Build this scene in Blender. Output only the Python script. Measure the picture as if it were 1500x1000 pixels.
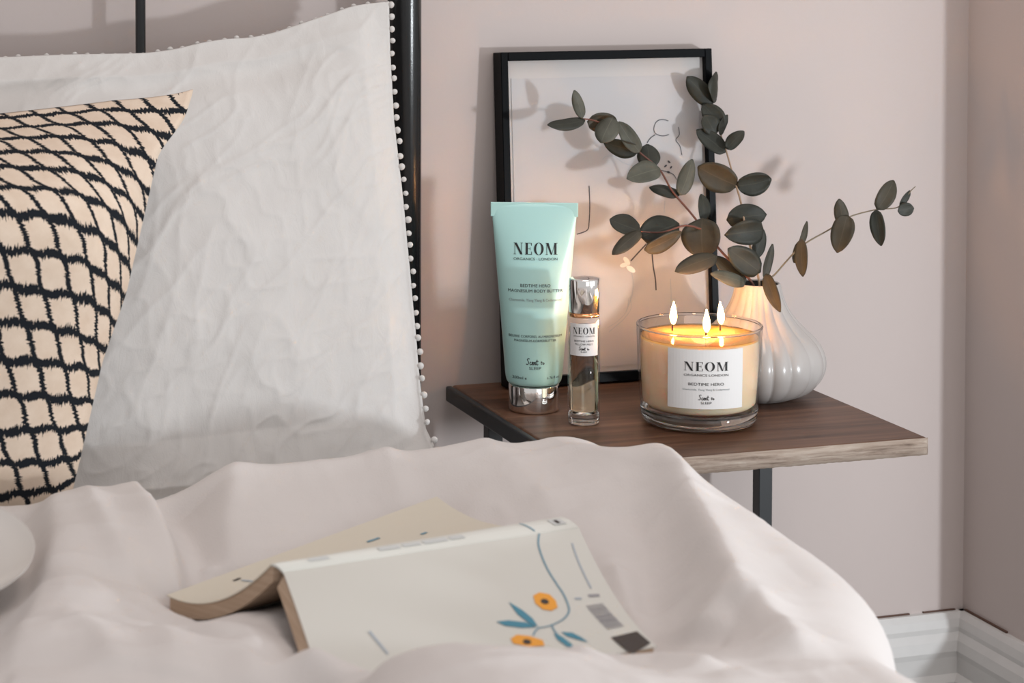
import bpy, bmesh, math, random
import numpy as np
from mathutils import Vector, Matrix
random.seed(7)
R = math.radians
S = bpy.context.scene
COL = S.collection
for o in list(bpy.data.objects): bpy.data.objects.remove(o)

# ------------------------------------------------------------------ camera, world, lights, exposure
cam = bpy.data.cameras.new('camera'); cam_o = bpy.data.objects.new('camera', cam); COL.objects.link(cam_o)
cam_o.location = (0, 0, 0.9276)
cam_o.rotation_euler = (R(90 - 2.0322), 0, R(-17.1121))
cam.sensor_width = 36; cam.lens = 74.4
cam.shift_x = 0.14; cam.shift_y = -1/3
cam.clip_start = 0.02; cam.clip_end = 50
cam.dof.use_dof = True; cam.dof.focus_distance = 1.74; cam.dof.aperture_fstop = 11
S.camera = cam_o
S.view_settings.view_transform = 'Standard'; S.view_settings.look = 'None'
S.view_settings.gamma = 1; S.view_settings.use_curve_mapping = False
S.view_settings.exposure = 0.17
S.cycles.use_denoising = True
S.cycles.transparent_max_bounces = 24
S.cycles.max_bounces = 10
wd = bpy.data.worlds.new('World'); S.world = wd; wd.use_nodes = True
bg = wd.node_tree.nodes['Background']
bg.inputs[0].default_value = (1.0, 0.975, 0.965, 1); bg.inputs[1].default_value = 0.50

def area(name, loc, target, size, power, col, shape='DISK', size_y=None):
    l = bpy.data.lights.new(name, 'AREA'); l.shape = shape; l.size = size; l.energy = power; l.color = col
    if size_y: l.size_y = size_y
    o = bpy.data.objects.new(name, l); COL.objects.link(o); o.location = loc
    o.rotation_euler = (Vector(target) - Vector(loc)).to_track_quat('-Z', 'Y').to_euler()
    return o
# daylight through the window in the right wall: its bright clear pane and the wide pale rest
area('window_daylight', (1.456, 0.44, 0.60), (0.75, 1.7, 0.60), 0.09, 8.4, (0.90, 0.955, 1.0))
area('window_glow', (1.50, 0.60, 0.98), (0.55, 1.25, 0.5), 1.1, 2.6, (0.92, 0.97, 1.0), 'RECTANGLE', 0.9)
area('front_fill', (0.9, -1.9, 1.2), (0.9, 1.75, 0.5), 1.6, 5, (0.97, 0.98, 1.0), 'RECTANGLE', 1.25)  # added soft fill from behind the camera, brightens the back wall; no real source
# warm lamp under the ceiling above the bed
area('ceiling_lamp', (0.70, 1.10, 2.30), (0.55, 1.2, 0.5), 0.9, 9, (1.0, 0.88, 0.82))

# ------------------------------------------------------------------ baked measurements (metres, world axes)
LEAVES_L = [(0.7182,1.7007,0.7596,0.7114,1.7032,0.784,0.0107,20,1),(0.7207,1.7007,0.7577,0.6826,1.6932,0.7553,0.0117,25,0),(0.7248,1.7057,0.756,0.7561,1.7107,0.7529,0.0186,15,2),(0.7461,1.6982,0.7597,0.7302,1.6882,0.739,0.0209,15,1),(0.7693,1.6932,0.7289,0.7524,1.7007,0.7557,0.0153,20,1),(0.7709,1.6982,0.729,0.7404,1.7057,0.7376,0.0172,-25,0),(0.7808,1.6982,0.7142,0.7821,1.7057,0.7345,0.0207,10,0),(0.7883,1.692,0.7141,0.7526,1.6832,0.7073,0.0197,15,1),(0.8069,1.6907,0.6907,0.782,1.7007,0.697,0.0133,40,0),(0.8057,1.6883,0.6904,0.821,1.6957,0.721,0.0149,15,1),(0.7521,1.6532,0.6663,0.7279,1.6632,0.6759,0.0187,25,0),(0.7498,1.6482,0.6671,0.7204,1.64,0.6492,0.014,30,2),(0.7561,1.6607,0.6597,0.798,1.6732,0.6675,0.0276,-10,0),(0.7526,1.646,0.6509,0.7893,1.6507,0.6644,0.0157,35,2),(0.8252,1.682,0.6682,0.8273,1.6907,0.6905,0.0125,30,0),(0.8131,1.657,0.64,0.8202,1.6732,0.672,0.0344,-10,2),(0.8177,1.64,0.6435,0.7738,1.63,0.6337,0.0167,20,2),(0.8457,1.64,0.6185,0.8211,1.6507,0.6417,0.0156,25,0),(0.8393,1.63,0.6205,0.803,1.622,0.6318,0.0134,30,1)]
LEAVES_M = [(0.856,1.7283,0.7658,0.8333,1.7332,0.7912,0.0185,15,0),(0.8574,1.7283,0.767,0.8624,1.7332,0.795,0.0264,75,0),(0.8633,1.7208,0.7441,0.8466,1.7283,0.7661,0.0187,10,0),(0.8546,1.7182,0.7396,0.8462,1.7232,0.7572,0.0183,25,0),(0.8574,1.7157,0.7398,0.8692,1.7232,0.7566,0.0095,45,0),(0.8611,1.7107,0.7242,0.837,1.7208,0.7442,0.0165,15,0),(0.8599,1.707,0.7277,0.8741,1.7007,0.7438,0.013,20,0),(0.8613,1.6883,0.6968,0.8275,1.6982,0.7139,0.0264,-10,2),(0.8606,1.6883,0.6968,0.8909,1.6807,0.7027,0.0213,15,0),(0.8433,1.6732,0.6692,0.8785,1.6657,0.6736,0.0219,10,0),(0.8694,1.6532,0.6619,0.8301,1.6507,0.6597,0.0224,-12,0),(0.861,1.657,0.6366,0.874,1.6632,0.6609,0.0131,30,0),(0.8594,1.64,0.6274,0.826,1.636,0.6502,0.0227,10,0)]
LEAVES_R = [(0.8634,1.64,0.6212,0.8721,1.642,0.6514,0.0087,35,0),(0.8499,1.612,0.6311,0.8482,1.583,0.6035,0.0117,10,2),(0.8961,1.64,0.647,0.9067,1.645,0.6692,0.007,40,2),(0.8943,1.632,0.656,0.8948,1.63,0.6236,0.0116,15,2),(0.9008,1.645,0.6515,0.8975,1.6507,0.6322,0.0092,25,0),(0.9417,1.643,0.6626,0.9398,1.6482,0.6873,0.013,15,2),(0.941,1.636,0.6744,0.9278,1.63,0.6429,0.0199,10,2),(0.973,1.64,0.6774,0.9921,1.645,0.702,0.0159,10,2),(0.9692,1.636,0.678,0.9714,1.63,0.6469,0.0134,10,0),(0.9954,1.64,0.6795,1.0068,1.642,0.6928,0.0063,30,0),(0.9916,1.637,0.6758,1.0067,1.635,0.6779,0.0122,10,0)]
STEM_L = [(0.8558,1.64,0.5854),(0.8529,1.64,0.6164),(0.8283,1.6482,0.6436),(0.8191,1.6695,0.6629),(0.8127,1.6807,0.6755),(0.7996,1.6908,0.694),(0.79,1.697,0.7128),(0.7721,1.6995,0.7282),(0.7529,1.7032,0.747),(0.7315,1.7032,0.7566),(0.7187,1.702,0.7589)]
TWIG_L = [(0.8205,1.6683,0.6613),(0.8022,1.6683,0.6668),(0.776,1.6608,0.663),(0.7521,1.6533,0.6657)]
STEM_M = [(0.8584,1.64,0.5852),(0.8582,1.64,0.6185),(0.8554,1.645,0.6381),(0.8567,1.6632,0.6634),(0.8596,1.6782,0.6842),(0.8606,1.6907,0.699),(0.8618,1.7107,0.7248),(0.8593,1.7182,0.7414),(0.8581,1.7283,0.7658)]
STEM_R = [(0.861,1.64,0.5851),(0.866,1.64,0.6193),(0.8732,1.64,0.6249),(0.898,1.641,0.6474),(0.9271,1.642,0.6616),(0.9458,1.642,0.6716),(0.9722,1.641,0.6773),(0.994,1.64,0.679),(1.0062,1.641,0.6917),(1.0116,1.641,0.6963)]
PILLOW_R = [(0.5324,1.555,0.5207),(0.5307,1.57,0.5304),(0.5318,1.58,0.5433),(0.5334,1.597,0.5725),(0.5342,1.617,0.6351),(0.5341,1.64,0.7043),(0.5329,1.66,0.7642),(0.5347,1.675,0.8141),(0.5383,1.69,0.8635)]
PILLOW_T = [(0.214,1.69,0.8225),(0.2683,1.69,0.8237),(0.3321,1.69,0.8236),(0.3575,1.69,0.8265),(0.3745,1.69,0.8307),(0.3974,1.69,0.8342),(0.4175,1.69,0.8345),(0.4378,1.69,0.8381),(0.4847,1.69,0.8527),(0.5084,1.69,0.8604),(0.5383,1.69,0.8635)]
CUSH_R = [(0.2351,1.485,0.5184),(0.2381,1.485,0.5294),(0.2474,1.49,0.5628),(0.2608,1.495,0.6149),(0.2792,1.5,0.6623),(0.2999,1.51,0.7393),(0.3091,1.53,0.7593),(0.3383,1.575,0.7798),(0.3512,1.6,0.8005)]
BOOK_NEAR = [(0.3139,1.1897,0.548),(0.5153,1.2234,0.548),(0.4991,1.0726,0.524),(0.2977,1.0389,0.524)]
BOOK_FAR = [(0.3073,1.193,0.5525),(0.5079,1.2348,0.5525),(0.4751,1.3817,0.53),(0.2608,1.2703,0.515)]
BK_STEM = [(0.8573,0.0013),(0.8366,0.0797),(0.8291,0.2243),(0.8335,0.3539),(0.8371,0.4354),(0.8318,0.5231),(0.8193,0.5829),(0.7855,0.6374),(0.7339,0.6743),(0.6949,0.6792)]
BK_TWIG1 = [(0.7003,0.6751),(0.6804,0.7038),(0.6667,0.7345)]
BK_TWIG2 = [(0.7415,0.6708),(0.7391,0.718),(0.7418,0.7619)]
BK_FLOWERS = [[(0.7378,0.4259),(0.7632,0.4054),(0.7922,0.4292),(0.8006,0.4809),(0.7943,0.5354),(0.7687,0.5567),(0.7436,0.5382),(0.7311,0.4844)],[(0.5938,0.7381),(0.6192,0.7122),(0.6533,0.7356),(0.686,0.7836),(0.6815,0.8307),(0.6333,0.8232),(0.5936,0.7785)]]
BK_FC = [(0.7636,0.4821),(0.636,0.7826)]
BK_LEAVES = [[(0.6501,0.4518),(0.6787,0.5256),(0.6958,0.5983),(0.6975,0.6683),(0.6776,0.6387),(0.6569,0.553)],[(0.5796,0.5921),(0.6192,0.5926),(0.6676,0.6241),(0.6921,0.6724),(0.6476,0.6638),(0.5996,0.6317)],[(0.7317,0.7397),(0.7486,0.7706),(0.7625,0.8398),(0.7631,0.8993),(0.7434,0.8638),(0.7302,0.8009)],[(0.7569,0.7366),(0.7882,0.7544),(0.8063,0.8064),(0.8157,0.857),(0.7878,0.8182),(0.7648,0.7769)]]
BK_BLACK = [(0.8927,0.8443),(0.9847,0.8225),(0.9914,0.9594),(0.9053,1.0517)]
BK_BAR = [(0.8851,0.5496),(0.9449,0.5432),(0.9602,0.7624),(0.9006,0.7722)]
BK_TXT = [[(0.9526,0.0914),(0.9441,0.2131),(0.9376,0.4175)],[(0.1886,0.5547),(0.2158,0.7302)]]
BK_NUM = [(0.8652,0.4814),(0.887,0.4872),(0.9142,0.4721),(0.9507,0.4761)]
DUV = [(0.1792,1.43,0.5374),(0.2302,1.43,0.5404),(0.2727,1.43,0.5408),(0.3231,1.44,0.5415),(0.3725,1.44,0.5455),(0.4331,1.44,0.5478),(0.4951,1.44,0.5487),(0.5601,1.43,0.5498),(0.6054,1.41,0.5548),(0.6265,1.385,0.5611),(0.2426,1.19,0.5309),(0.272,1.16,0.5418),(0.2896,1.12,0.5453),(0.2991,1.07,0.5459),(0.3245,1.03,0.5479),(0.3543,1.03,0.5556),(0.3808,1.02,0.5547),(0.4113,1.02,0.5488),(0.4423,1.02,0.5412),(0.6069,1.265,0.5416),(0.5846,1.17,0.5326),(0.5673,1.1,0.5266),(0.5042,1.05,0.5256)]
RIDGES = [([(0.2709,1.4456),(0.2753,1.3833),(0.2749,1.3254),(0.2693,1.2618)],0.016,0.04,0.008),([(0.2373,1.4449),(0.237,1.3614),(0.2401,1.2825),(0.2436,1.2249)],0.004,0.012,0.012),([(0.2182,1.4434),(0.2001,1.3249),(0.176,1.2191),(0.143,1.0901)],0.01,0.014,0.045),([(0.6692,1.4794),(0.6436,1.3811),(0.6209,1.2943),(0.5853,1.1762),(0.5554,1.0769)],0.014,0.016,0.02),([(0.5347,1.2143),(0.5243,1.1661),(0.5093,1.1297),(0.489,1.1036)],0.005,0.01,0.01),([(0.523,1.0806),(0.5497,1.0912),(0.5656,1.08),(0.56,1.0449),(0.553,1.0013)],0.01,0.022,0.018),([(0.4592,1.4745),(0.4566,1.4093),(0.4416,1.3407)],0.004,0.014,0.012),([(0.5292,1.4614),(0.5405,1.3931),(0.5414,1.3188)],0.004,0.02,0.02),([(0.3549,1.4699),(0.325,1.3854),(0.3123,1.3219)],0.005,0.02,0.016),([(0.3029,1.3444),(0.2954,1.2956),(0.2881,1.2503)],0.006,0.008,0.008),([(0.1836,1.1432),(0.1942,1.1173),(0.1955,1.0739)],0.004,0.014,0.014),([(0.2294,1.1349),(0.2299,1.1007),(0.2225,1.0656)],0.004,0.018,0.016),([(0.2721,1.1277),(0.2683,1.0889),(0.2621,1.0534)],0.004,0.016,0.014),([(0.3053,1.072),(0.3086,1.0548),(0.3088,1.039)],0.003,0.012,0.012),([(0.3521,1.0687),(0.361,1.0494),(0.3612,1.0229)],0.003,0.014,0.01),([(0.4204,1.0047),(0.444,1.0239),(0.4739,1.0201),(0.4948,0.9818)],0.006,0.016,0.014),([(0.6673,1.28),(0.6196,1.2114),(0.5923,1.1312),(0.5963,1.0643)],0.003,0.03,0.03)]
BK_FAR = [([(0.1826,0.8773),(0.2078,0.8824)],0.003,'dark_print'),([(0.2007,0.8488),(0.2155,0.7581)],0.002,'line_pale'),([(0.6358,0.8019),(0.6828,0.8024)],0.003,'blue_line'),([(0.7908,0.6813),(0.8143,0.6862)],0.003,'blue_line')]
FLAMES = [(0.7565,1.5982,0.0205),(0.7675,1.5583,0.0205),(0.7945,1.5865,0.0205)]
SAUCER = (0.1242,1.3091,0.53)
VALLEYS = [([(0.3008,1.4383),(0.3037,1.3745),(0.2983,1.2947)],-0.011,0.016,0.03),([(0.1854,1.4249),(0.1889,1.3519),(0.1702,1.2341)],-0.007,0.016,0.016),([(0.5878,1.3045),(0.5653,1.2281),(0.5242,1.1385)],-0.006,0.02,0.03),([(0.2358,1.1568),(0.2636,1.1244),(0.2897,1.0768)],-0.006,0.014,0.014),([(0.4291,1.3622),(0.3908,1.3307)],-0.004,0.02,0.02)]
LINES = [([(0.7418,0.1741),(0.742,0.1571),(0.7409,0.1419),(0.7388,0.1347),(0.7288,0.1315)],0.001,'line_art'),([(0.8209,0.2298),(0.8148,0.2312),(0.8094,0.2295),(0.8065,0.224),(0.8077,0.219),(0.8144,0.2164),(0.8212,0.2174)],0.0007,'line_art'),([(0.8077,0.2178),(0.8029,0.2149),(0.7994,0.2107)],0.0008,'line_art'),([(0.8308,0.2239),(0.8313,0.2171),(0.8278,0.2123),(0.8317,0.2066),(0.8334,0.1985)],0.0007,'line_art'),([(0.755,0.1968),(0.7591,0.1997),(0.7664,0.1995),(0.7755,0.1937),(0.7854,0.1903)],0.0004,'line_pale'),([(0.8114,0.1857),(0.8195,0.1836),(0.8248,0.1809),(0.8274,0.1765)],0.0006,'line_art'),([(0.8153,0.1579),(0.8143,0.1469)],0.0006,'line_pale'),([(0.8012,0.1131),(0.8021,0.0996),(0.8038,0.0885),(0.8042,0.0781)],0.0013,'line_art'),([(0.7961,0.1201),(0.7878,0.1125),(0.7803,0.1055)],0.0013,'line_art'),([(0.78,0.097),(0.7818,0.0896),(0.7815,0.0792),(0.7793,0.0714),(0.7743,0.0607)],0.0006,'line_pale'),([(0.8186,0.0878),(0.8189,0.0743),(0.8184,0.0608)],0.0007,'line_pale'),([(0.7787,0.0739),(0.779,0.0629),(0.7721,0.0542),(0.7653,0.0491),(0.7572,0.0434)],0.0006,'line_pale'),([(0.7773,0.0727),(0.775,0.0613),(0.7661,0.0527),(0.756,0.0472)],0.0004,'line_pale')]
PETALS = [(0.7763,0.1057,0.0045,0.0022,-0.9),(0.7801,0.0982,0.005,0.0024,-0.6),(0.7735,0.1022,0.004,0.002,0.2),(0.8202,0.1196,0.0045,0.0024,0.7),(0.8155,0.1186,0.0035,0.002,-0.3)]
BUDS = [(0.8169,0.1892,0.0018,0.0008,0.6),(0.8204,0.1928,0.0018,0.0009,-0.7),(0.8223,0.1878,0.0015,0.0008,0.9),(0.8195,0.1836,0.0016,0.001,-0.3)]

# ------------------------------------------------------------------ node helpers and materials
def new_mat(name):
    m = bpy.data.materials.new(name); m.use_nodes = True
    nt = m.node_tree; p = nt.nodes['Principled BSDF']
    return m, nt, p
def setp(p, **k):
    for n, v in k.items():
        i = p.inputs[n.replace('_', ' ')]
        i.default_value = (*v, 1) if isinstance(v, tuple) and len(v) == 3 and i.type == 'RGBA' else v
def node(nt, t, **k):
    n = nt.nodes.new(t)
    for a, v in k.items(): setattr(n, a, v)
    return n
def noise(nt, scale, detail=3, rough=.5, vec=None, dist=0):
    n = node(nt, 'ShaderNodeTexNoise'); n.inputs['Scale'].default_value = scale
    n.inputs['Detail'].default_value = detail; n.inputs['Roughness'].default_value = rough
    n.inputs['Distortion'].default_value = dist
    if vec is not None: nt.links.new(vec, n.inputs['Vector'])
    return n.outputs['Fac']
def ramp(nt, fac, stops):
    r_ = node(nt, 'ShaderNodeValToRGB'); e = r_.color_ramp.elements
    while len(e) < len(stops): e.new(.5)
    for el, (p_, c) in zip(e, stops): el.position = p_; el.color = (*c, 1)
    nt.links.new(fac, r_.inputs[0]); return r_.outputs[0]
def mapping(nt, coord='Object', scale=(1, 1, 1), rot=(0, 0, 0)):
    tc = node(nt, 'ShaderNodeTexCoord'); mp = node(nt, 'ShaderNodeMapping')
    mp.inputs['Scale'].default_value = scale; mp.inputs['Rotation'].default_value = rot
    nt.links.new(tc.outputs[coord], mp.inputs['Vector']); return mp.outputs[0]
def bump(nt, p, h, strength=.2, dist=.001):
    b = node(nt, 'ShaderNodeBump'); b.inputs['Strength'].default_value = strength; b.inputs['Distance'].default_value = dist
    nt.links.new(h, b.inputs['Height']); nt.links.new(b.outputs[0], p.inputs['Normal']); return b
def mth(nt, op, a, b=None):
    n = node(nt, 'ShaderNodeMath', operation=op)
    for i, v in enumerate((a, b)):
        if v is None: continue
        if isinstance(v, (int, float)): n.inputs[i].default_value = v
        else: nt.links.new(v, n.inputs[i])
    return n.outputs[0]
def simple(name, col, rough=.5, metal=0, spec=.5, bscale=None, bstr=.15, bdist=.0005, vary=0, vscale=8):
    m, nt, p = new_mat(name)
    setp(p, Base_Color=col, Roughness=rough, Metallic=float(metal))
    p.inputs['Specular IOR Level'].default_value = spec
    if vary:
        f = noise(nt, vscale, 4, .6, mapping(nt))
        c0 = tuple(c * (1 - vary) for c in col); c1 = tuple(min(1, c * (1 + vary)) for c in col)
        nt.links.new(ramp(nt, f, [(.3, c0), (.7, c1)]), p.inputs['Base Color'])
    if bscale: bump(nt, p, noise(nt, bscale, 3, .6, mapping(nt)), bstr, bdist)
    return m
M = {}
M['wall'] = simple('wall_paint', (.520, .456, .437), .75, spec=.25, bscale=220, bstr=.12, bdist=.0006, vary=.012, vscale=5)
M['skirting'] = simple('skirting_paint', (.56, .553, .545), .5, bscale=90, bstr=.1, bdist=.0004, vary=.03, vscale=30)
M['crack'] = simple('crack_dark', (.10, .055, .04), .9)
M['floor'] = simple('floor_boards', (.56, .53, .49), .5, vary=.25, vscale=6)
M['black_gloss'] = simple('black_gloss_paint', (.006, .007, .008), .22, bscale=700, bstr=.25, bdist=.0003)
M['black_satin'] = simple('black_satin_steel', (.02, .023, .026), .45)
M['frame_black'] = simple('frame_black', (.003, .0036, .0046), .36, spec=.05, bscale=300, bstr=.08)
M['mattress'] = simple('mattress_cotton', (.75, .72, .69), .9)
M['chrome'] = simple('chrome', (.92, .90, .88), .06, 1)
M['copper'] = simple('copper_collar', (.85, .42, .20), .18, 1)
M['ink'] = simple('black_ink', (.012, .012, .014), .55)
M['grey_ink'] = simple('grey_ink', (.22, .25, .26), .6)
M['label'] = simple('label_paper', (.74, .725, .715), .6)
M['mint'] = simple('mint_plastic', (.43, .69, .66), .32, spec=.5, bscale=300, bstr=.03)
M['ceramic'] = simple('ceramic_glaze', (.41, .385, .37), .25, bscale=60, bstr=.05)
M['saucer'] = simple('saucer_glaze', (.66, .635, .61), .18)
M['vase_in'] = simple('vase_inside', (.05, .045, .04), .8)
M['cover'] = simple('book_cover_card', (.60, .592, .55), .5, bscale=260, bstr=.05)
M['cover_far'] = simple('book_cover_inner_card', (.60, .55, .46), .55, bscale=260, bstr=.05)
M['teal'] = simple('teal_print', (.05, .22, .31), .55)
M['orange'] = simple('orange_print', (.78, .33, .03), .55)
M['blue_line'] = simple('blue_line_print', (.13, .26, .34), .55)
M['bar'] = simple('barcode_print', (.30, .29, .31), .6)
M['dark_print'] = simple('dark_print', (.035, .025, .022), .6)
M['mat_board'] = simple('mat_board', (.52, .495, .485), .8)
M['print_paper'] = simple('print_paper', (.48, .466, .472), .8)
M['line_art'] = simple('line_art_ink', (.05, .05, .06), .7)
M['line_pale'] = simple('line_art_pale_ink', (.36, .41, .46), .7)
M['faint_print'] = simple('faint_print', (.47, .47, .46), .6)
M['white_print'] = simple('white_print', (.85, .84, .83), .7)
M['wick'] = simple('wick', (.02, .014, .01), .9)
M['stem_red'] = simple('stem_red', (.13, .045, .03), .6)
M['stem_tan'] = simple('stem_tan', (.33, .22, .14), .6)
M['stem_grn'] = simple('stem_green', (.17, .13, .08), .6)

def leaf_mat(name, c0, c1, vein):
    m, nt, p = new_mat(name)
    f = noise(nt, 60, 4, .6, mapping(nt))
    base = ramp(nt, f, [(.3, c0), (.7, c1)])
    uv = node(nt, 'ShaderNodeUVMap'); sx = node(nt, 'ShaderNodeSeparateXYZ'); nt.links.new(uv.outputs[0], sx.inputs[0])
    d = mth(nt, 'ABSOLUTE', mth(nt, 'SUBTRACT', sx.outputs[0], .5))
    mk = mth(nt, 'LESS_THAN', d, .018)
    mk = mth(nt, 'MULTIPLY', mk, .6)
    mx = node(nt, 'ShaderNodeMixRGB'); nt.links.new(mk, mx.inputs[0]); nt.links.new(base, mx.inputs[1]); mx.inputs[2].default_value = (*vein, 1)
    nt.links.new(mx.outputs[0], p.inputs['Base Color'])
    setp(p, Roughness=.55); p.inputs['Specular IOR Level'].default_value = .35
    bump(nt, p, noise(nt, 160, 3, .6, mapping(nt)), .25, .0006)
    return m
LEAFM = [leaf_mat('leaf_dark_green', (.015, .0165, .012), (.030, .031, .022), (.045, .045, .032)),
         leaf_mat('leaf_sage', (.050, .051, .038), (.088, .088, .068), (.12, .118, .09)),
         leaf_mat('leaf_brown_green', (.031, .027, .017), (.055, .046, .029), (.078, .064, .043))]

def fabric(name, col, pink, wscale=900, crease=0):
    m, nt, p = new_mat(name)
    f = noise(nt, 5, 3, .5, mapping(nt))
    nt.links.new(ramp(nt, f, [(.35, col), (.75, pink)]), p.inputs['Base Color'])
    setp(p, Roughness=.92); p.inputs['Specular IOR Level'].default_value = .12
    p.inputs['Sheen Weight'].default_value = .08
    h = noise(nt, wscale, 2, .5, mapping(nt))
    if crease:
        h2 = noise(nt, 70, 5, .65, mapping(nt, scale=(1, 1, .45), rot=(0, R(38), 0)), 1.4)
        h = mth(nt, 'ADD', mth(nt, 'MULTIPLY', h, .25), mth(nt, 'MULTIPLY', h2, crease))
    bump(nt, p, h, .35, .0009)
    return m
M['duvet'] = fabric('duvet_cotton', (.61, .575, .56), (.635, .60, .585))
M['pillow'] = fabric('pillow_cotton', (.58, .562, .546), (.595, .58, .567), 900, 1.6)

def glass_thin(name, tint, gloss=.03, base=.06):
    m = bpy.data.materials.new(name); m.use_nodes = True; nt = m.node_tree
    nt.nodes.remove(nt.nodes['Principled BSDF']); out = nt.nodes['Material Output']
    t = node(nt, 'ShaderNodeBsdfTransparent'); t.inputs[0].default_value = (*tint, 1)
    g = node(nt, 'ShaderNodeBsdfGlossy'); g.inputs['Roughness'].default_value = gloss
    lw = node(nt, 'ShaderNodeLayerWeight'); lw.inputs[0].default_value = .5
    f5 = mth(nt, 'ADD', mth(nt, 'MULTIPLY', mth(nt, 'POWER', lw.outputs['Facing'], 5.0), .9), .04)
    mx = node(nt, 'ShaderNodeMixShader')
    nt.links.new(f5, mx.inputs[0]); nt.links.new(t.outputs[0], mx.inputs[1]); nt.links.new(g.outputs[0], mx.inputs[2])
    nt.links.new(mx.outputs[0], out.inputs[0]); return m
M['glass'] = glass_thin('clear_glass', (.985, .985, .98))
def glass_solid(name, col, ior=1.45, rough=.01):
    m, nt, p = new_mat(name); setp(p, Base_Color=col, Roughness=rough, IOR=ior); p.inputs['Transmission Weight'].default_value = 1; return m
M['glass_thick'] = glass_solid('thick_glass', (.97, .96, .94))
M['liquid'] = glass_solid('amber_liquid', (.94, .84, .66), 1.33)

m, nt, p = new_mat('candle_wax'); setp(p, Base_Color=(.88, .66, .45), Roughness=.5)
p.inputs['Subsurface Weight'].default_value = .75; p.inputs['Subsurface Radius'].default_value = (.034, .020, .011); p.inputs['Subsurface Scale'].default_value = 1.0
M['wax'] = m
M['melt'] = glass_thin('melted_wax', (1.0, .80, .48), .04)
m = bpy.data.materials.new('flame'); m.use_nodes = True; nt = m.node_tree; nt.nodes.remove(nt.nodes['Principled BSDF'])
e = node(nt, 'ShaderNodeEmission'); tc = node(nt, 'ShaderNodeTexCoord'); sp = node(nt, 'ShaderNodeSeparateXYZ')
nt.links.new(tc.outputs['Generated'], sp.inputs[0])
nt.links.new(ramp(nt, sp.outputs[2], [(0, (1, .28, .05)), (.35, (1, .48, .17)), (.7, (1, .55, .22))]), e.inputs[0])
fl = node(nt, 'ShaderNodeLayerWeight'); fl.inputs[0].default_value = .5
nt.links.new(mth(nt, 'ADD', mth(nt, 'MULTIPLY', mth(nt, 'POWER', mth(nt, 'SUBTRACT', 1.0, fl.outputs['Facing']), 2.2), 460), 3.0), e.inputs[1])
nt.links.new(e.outputs[0], nt.nodes['Material Output'].inputs[0]); M['flame'] = m

# stained wood: long grain along X
def wood(name, stops, scale, rough, grain=(3, 40, 40), bstr=.2):
    m, nt, p = new_mat(name)
    v = mapping(nt, scale=grain)
    f = noise(nt, scale, 6, .62, v, .6)
    f2 = noise(nt, 9, 3, .5, mapping(nt))
    f = mth(nt, 'ADD', mth(nt, 'MULTIPLY', f, .72), mth(nt, 'MULTIPLY', f2, .28))
    nt.links.new(ramp(nt, f, stops), p.inputs['Base Color'])
    setp(p, Roughness=rough); p.inputs['Specular IOR Level'].default_value = .32; bump(nt, p, f, bstr, .0006); return m
M['wood'] = wood('stained_wood', [(.3, (.035, .016, .009)), (.45, (.085, .040, .023)), (.58, (.14, .070, .042)), (.74, (.22, .125, .078))], 2.2, .40, bstr=.12)
M['raw_wood'] = wood('worn_edge_wood', [(.32, (.09, .06, .045)), (.46, (.26, .20, .16)), (.6, (.36, .30, .25)), (.75, (.46, .40, .34))], 3.5, .8, (6, 60, 90), .8)
# page edges: fine layers
m, nt, p = new_mat('page_edges')
f = noise(nt, 1, 3, .6, mapping(nt, scale=(12, 12, 2400)))
nt.links.new(ramp(nt, f, [(.3, (.40, .28, .19)), (.7, (.57, .43, .32))]), p.inputs['Base Color']); setp(p, Roughness=.9)
M['pages'] = m

# cushion: ikat trellis, black on cream, from cloth coordinates in metres
m, nt, p = new_mat('ikat_trellis'); uvn = node(nt, 'ShaderNodeUVMap'); sp = node(nt, 'ShaderNodeSeparateXYZ'); nt.links.new(uvn.outputs[0], sp.inputs[0])
U, V = sp.outputs[0], mth(nt, 'ADD', sp.outputs[1], .011)
ax, ay, bx, by = .0222, -.0020, -.0120, .0262
det = ax * by - ay * bx
s_ = mth(nt, 'ADD', mth(nt, 'MULTIPLY', U, by / det), mth(nt, 'MULTIPLY', V, -bx / det))
t_ = mth(nt, 'ADD', mth(nt, 'MULTIPLY', U, -ay / det), mth(nt, 'MULTIPLY', V, ax / det))
TAU = 2 * math.pi
def jag(src, sc, amp):
    cx = node(nt, 'ShaderNodeCombineXYZ'); nt.links.new(src, cx.inputs[0])
    return mth(nt, 'MULTIPLY', mth(nt, 'SUBTRACT', noise(nt, sc, 2, .7, cx.outputs[0]), .5), amp)
big = mth(nt, 'MULTIPLY', mth(nt, 'SUBTRACT', noise(nt, 38, 2, .5, uvn.outputs[0]), .5), .34)
s2 = mth(nt, 'ADD', mth(nt, 'ADD', s_, mth(nt, 'MULTIPLY', mth(nt, 'SINE', mth(nt, 'MULTIPLY', t_, TAU)), .03)), mth(nt, 'ADD', jag(V, 620, .42), big))
t2 = mth(nt, 'ADD', mth(nt, 'ADD', t_, mth(nt, 'MULTIPLY', mth(nt, 'SINE', mth(nt, 'MULTIPLY', s_, TAU)), .045)), mth(nt, 'ADD', jag(U, 640, .55), big))
def edge(x, w):
    fr = mth(nt, 'FRACT', mth(nt, 'ADD', x, 100.0)); d = mth(nt, 'MINIMUM', fr, mth(nt, 'SUBTRACT', 1.0, fr)); return mth(nt, 'LESS_THAN', d, w)
mk = mth(nt, 'MAXIMUM', edge(s2, .090), edge(t2, .130))
mx = node(nt, 'ShaderNodeMixRGB'); nt.links.new(mk, mx.inputs[0])
cr = ramp(nt, noise(nt, 60, 4, .6, uvn.outputs[0]), [(.3, (.66, .53, .42)), (.7, (.74, .62, .51))])
nt.links.new(cr, mx.inputs[1]); mx.inputs[2].default_value = (.014, .017, .022, 1)
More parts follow.
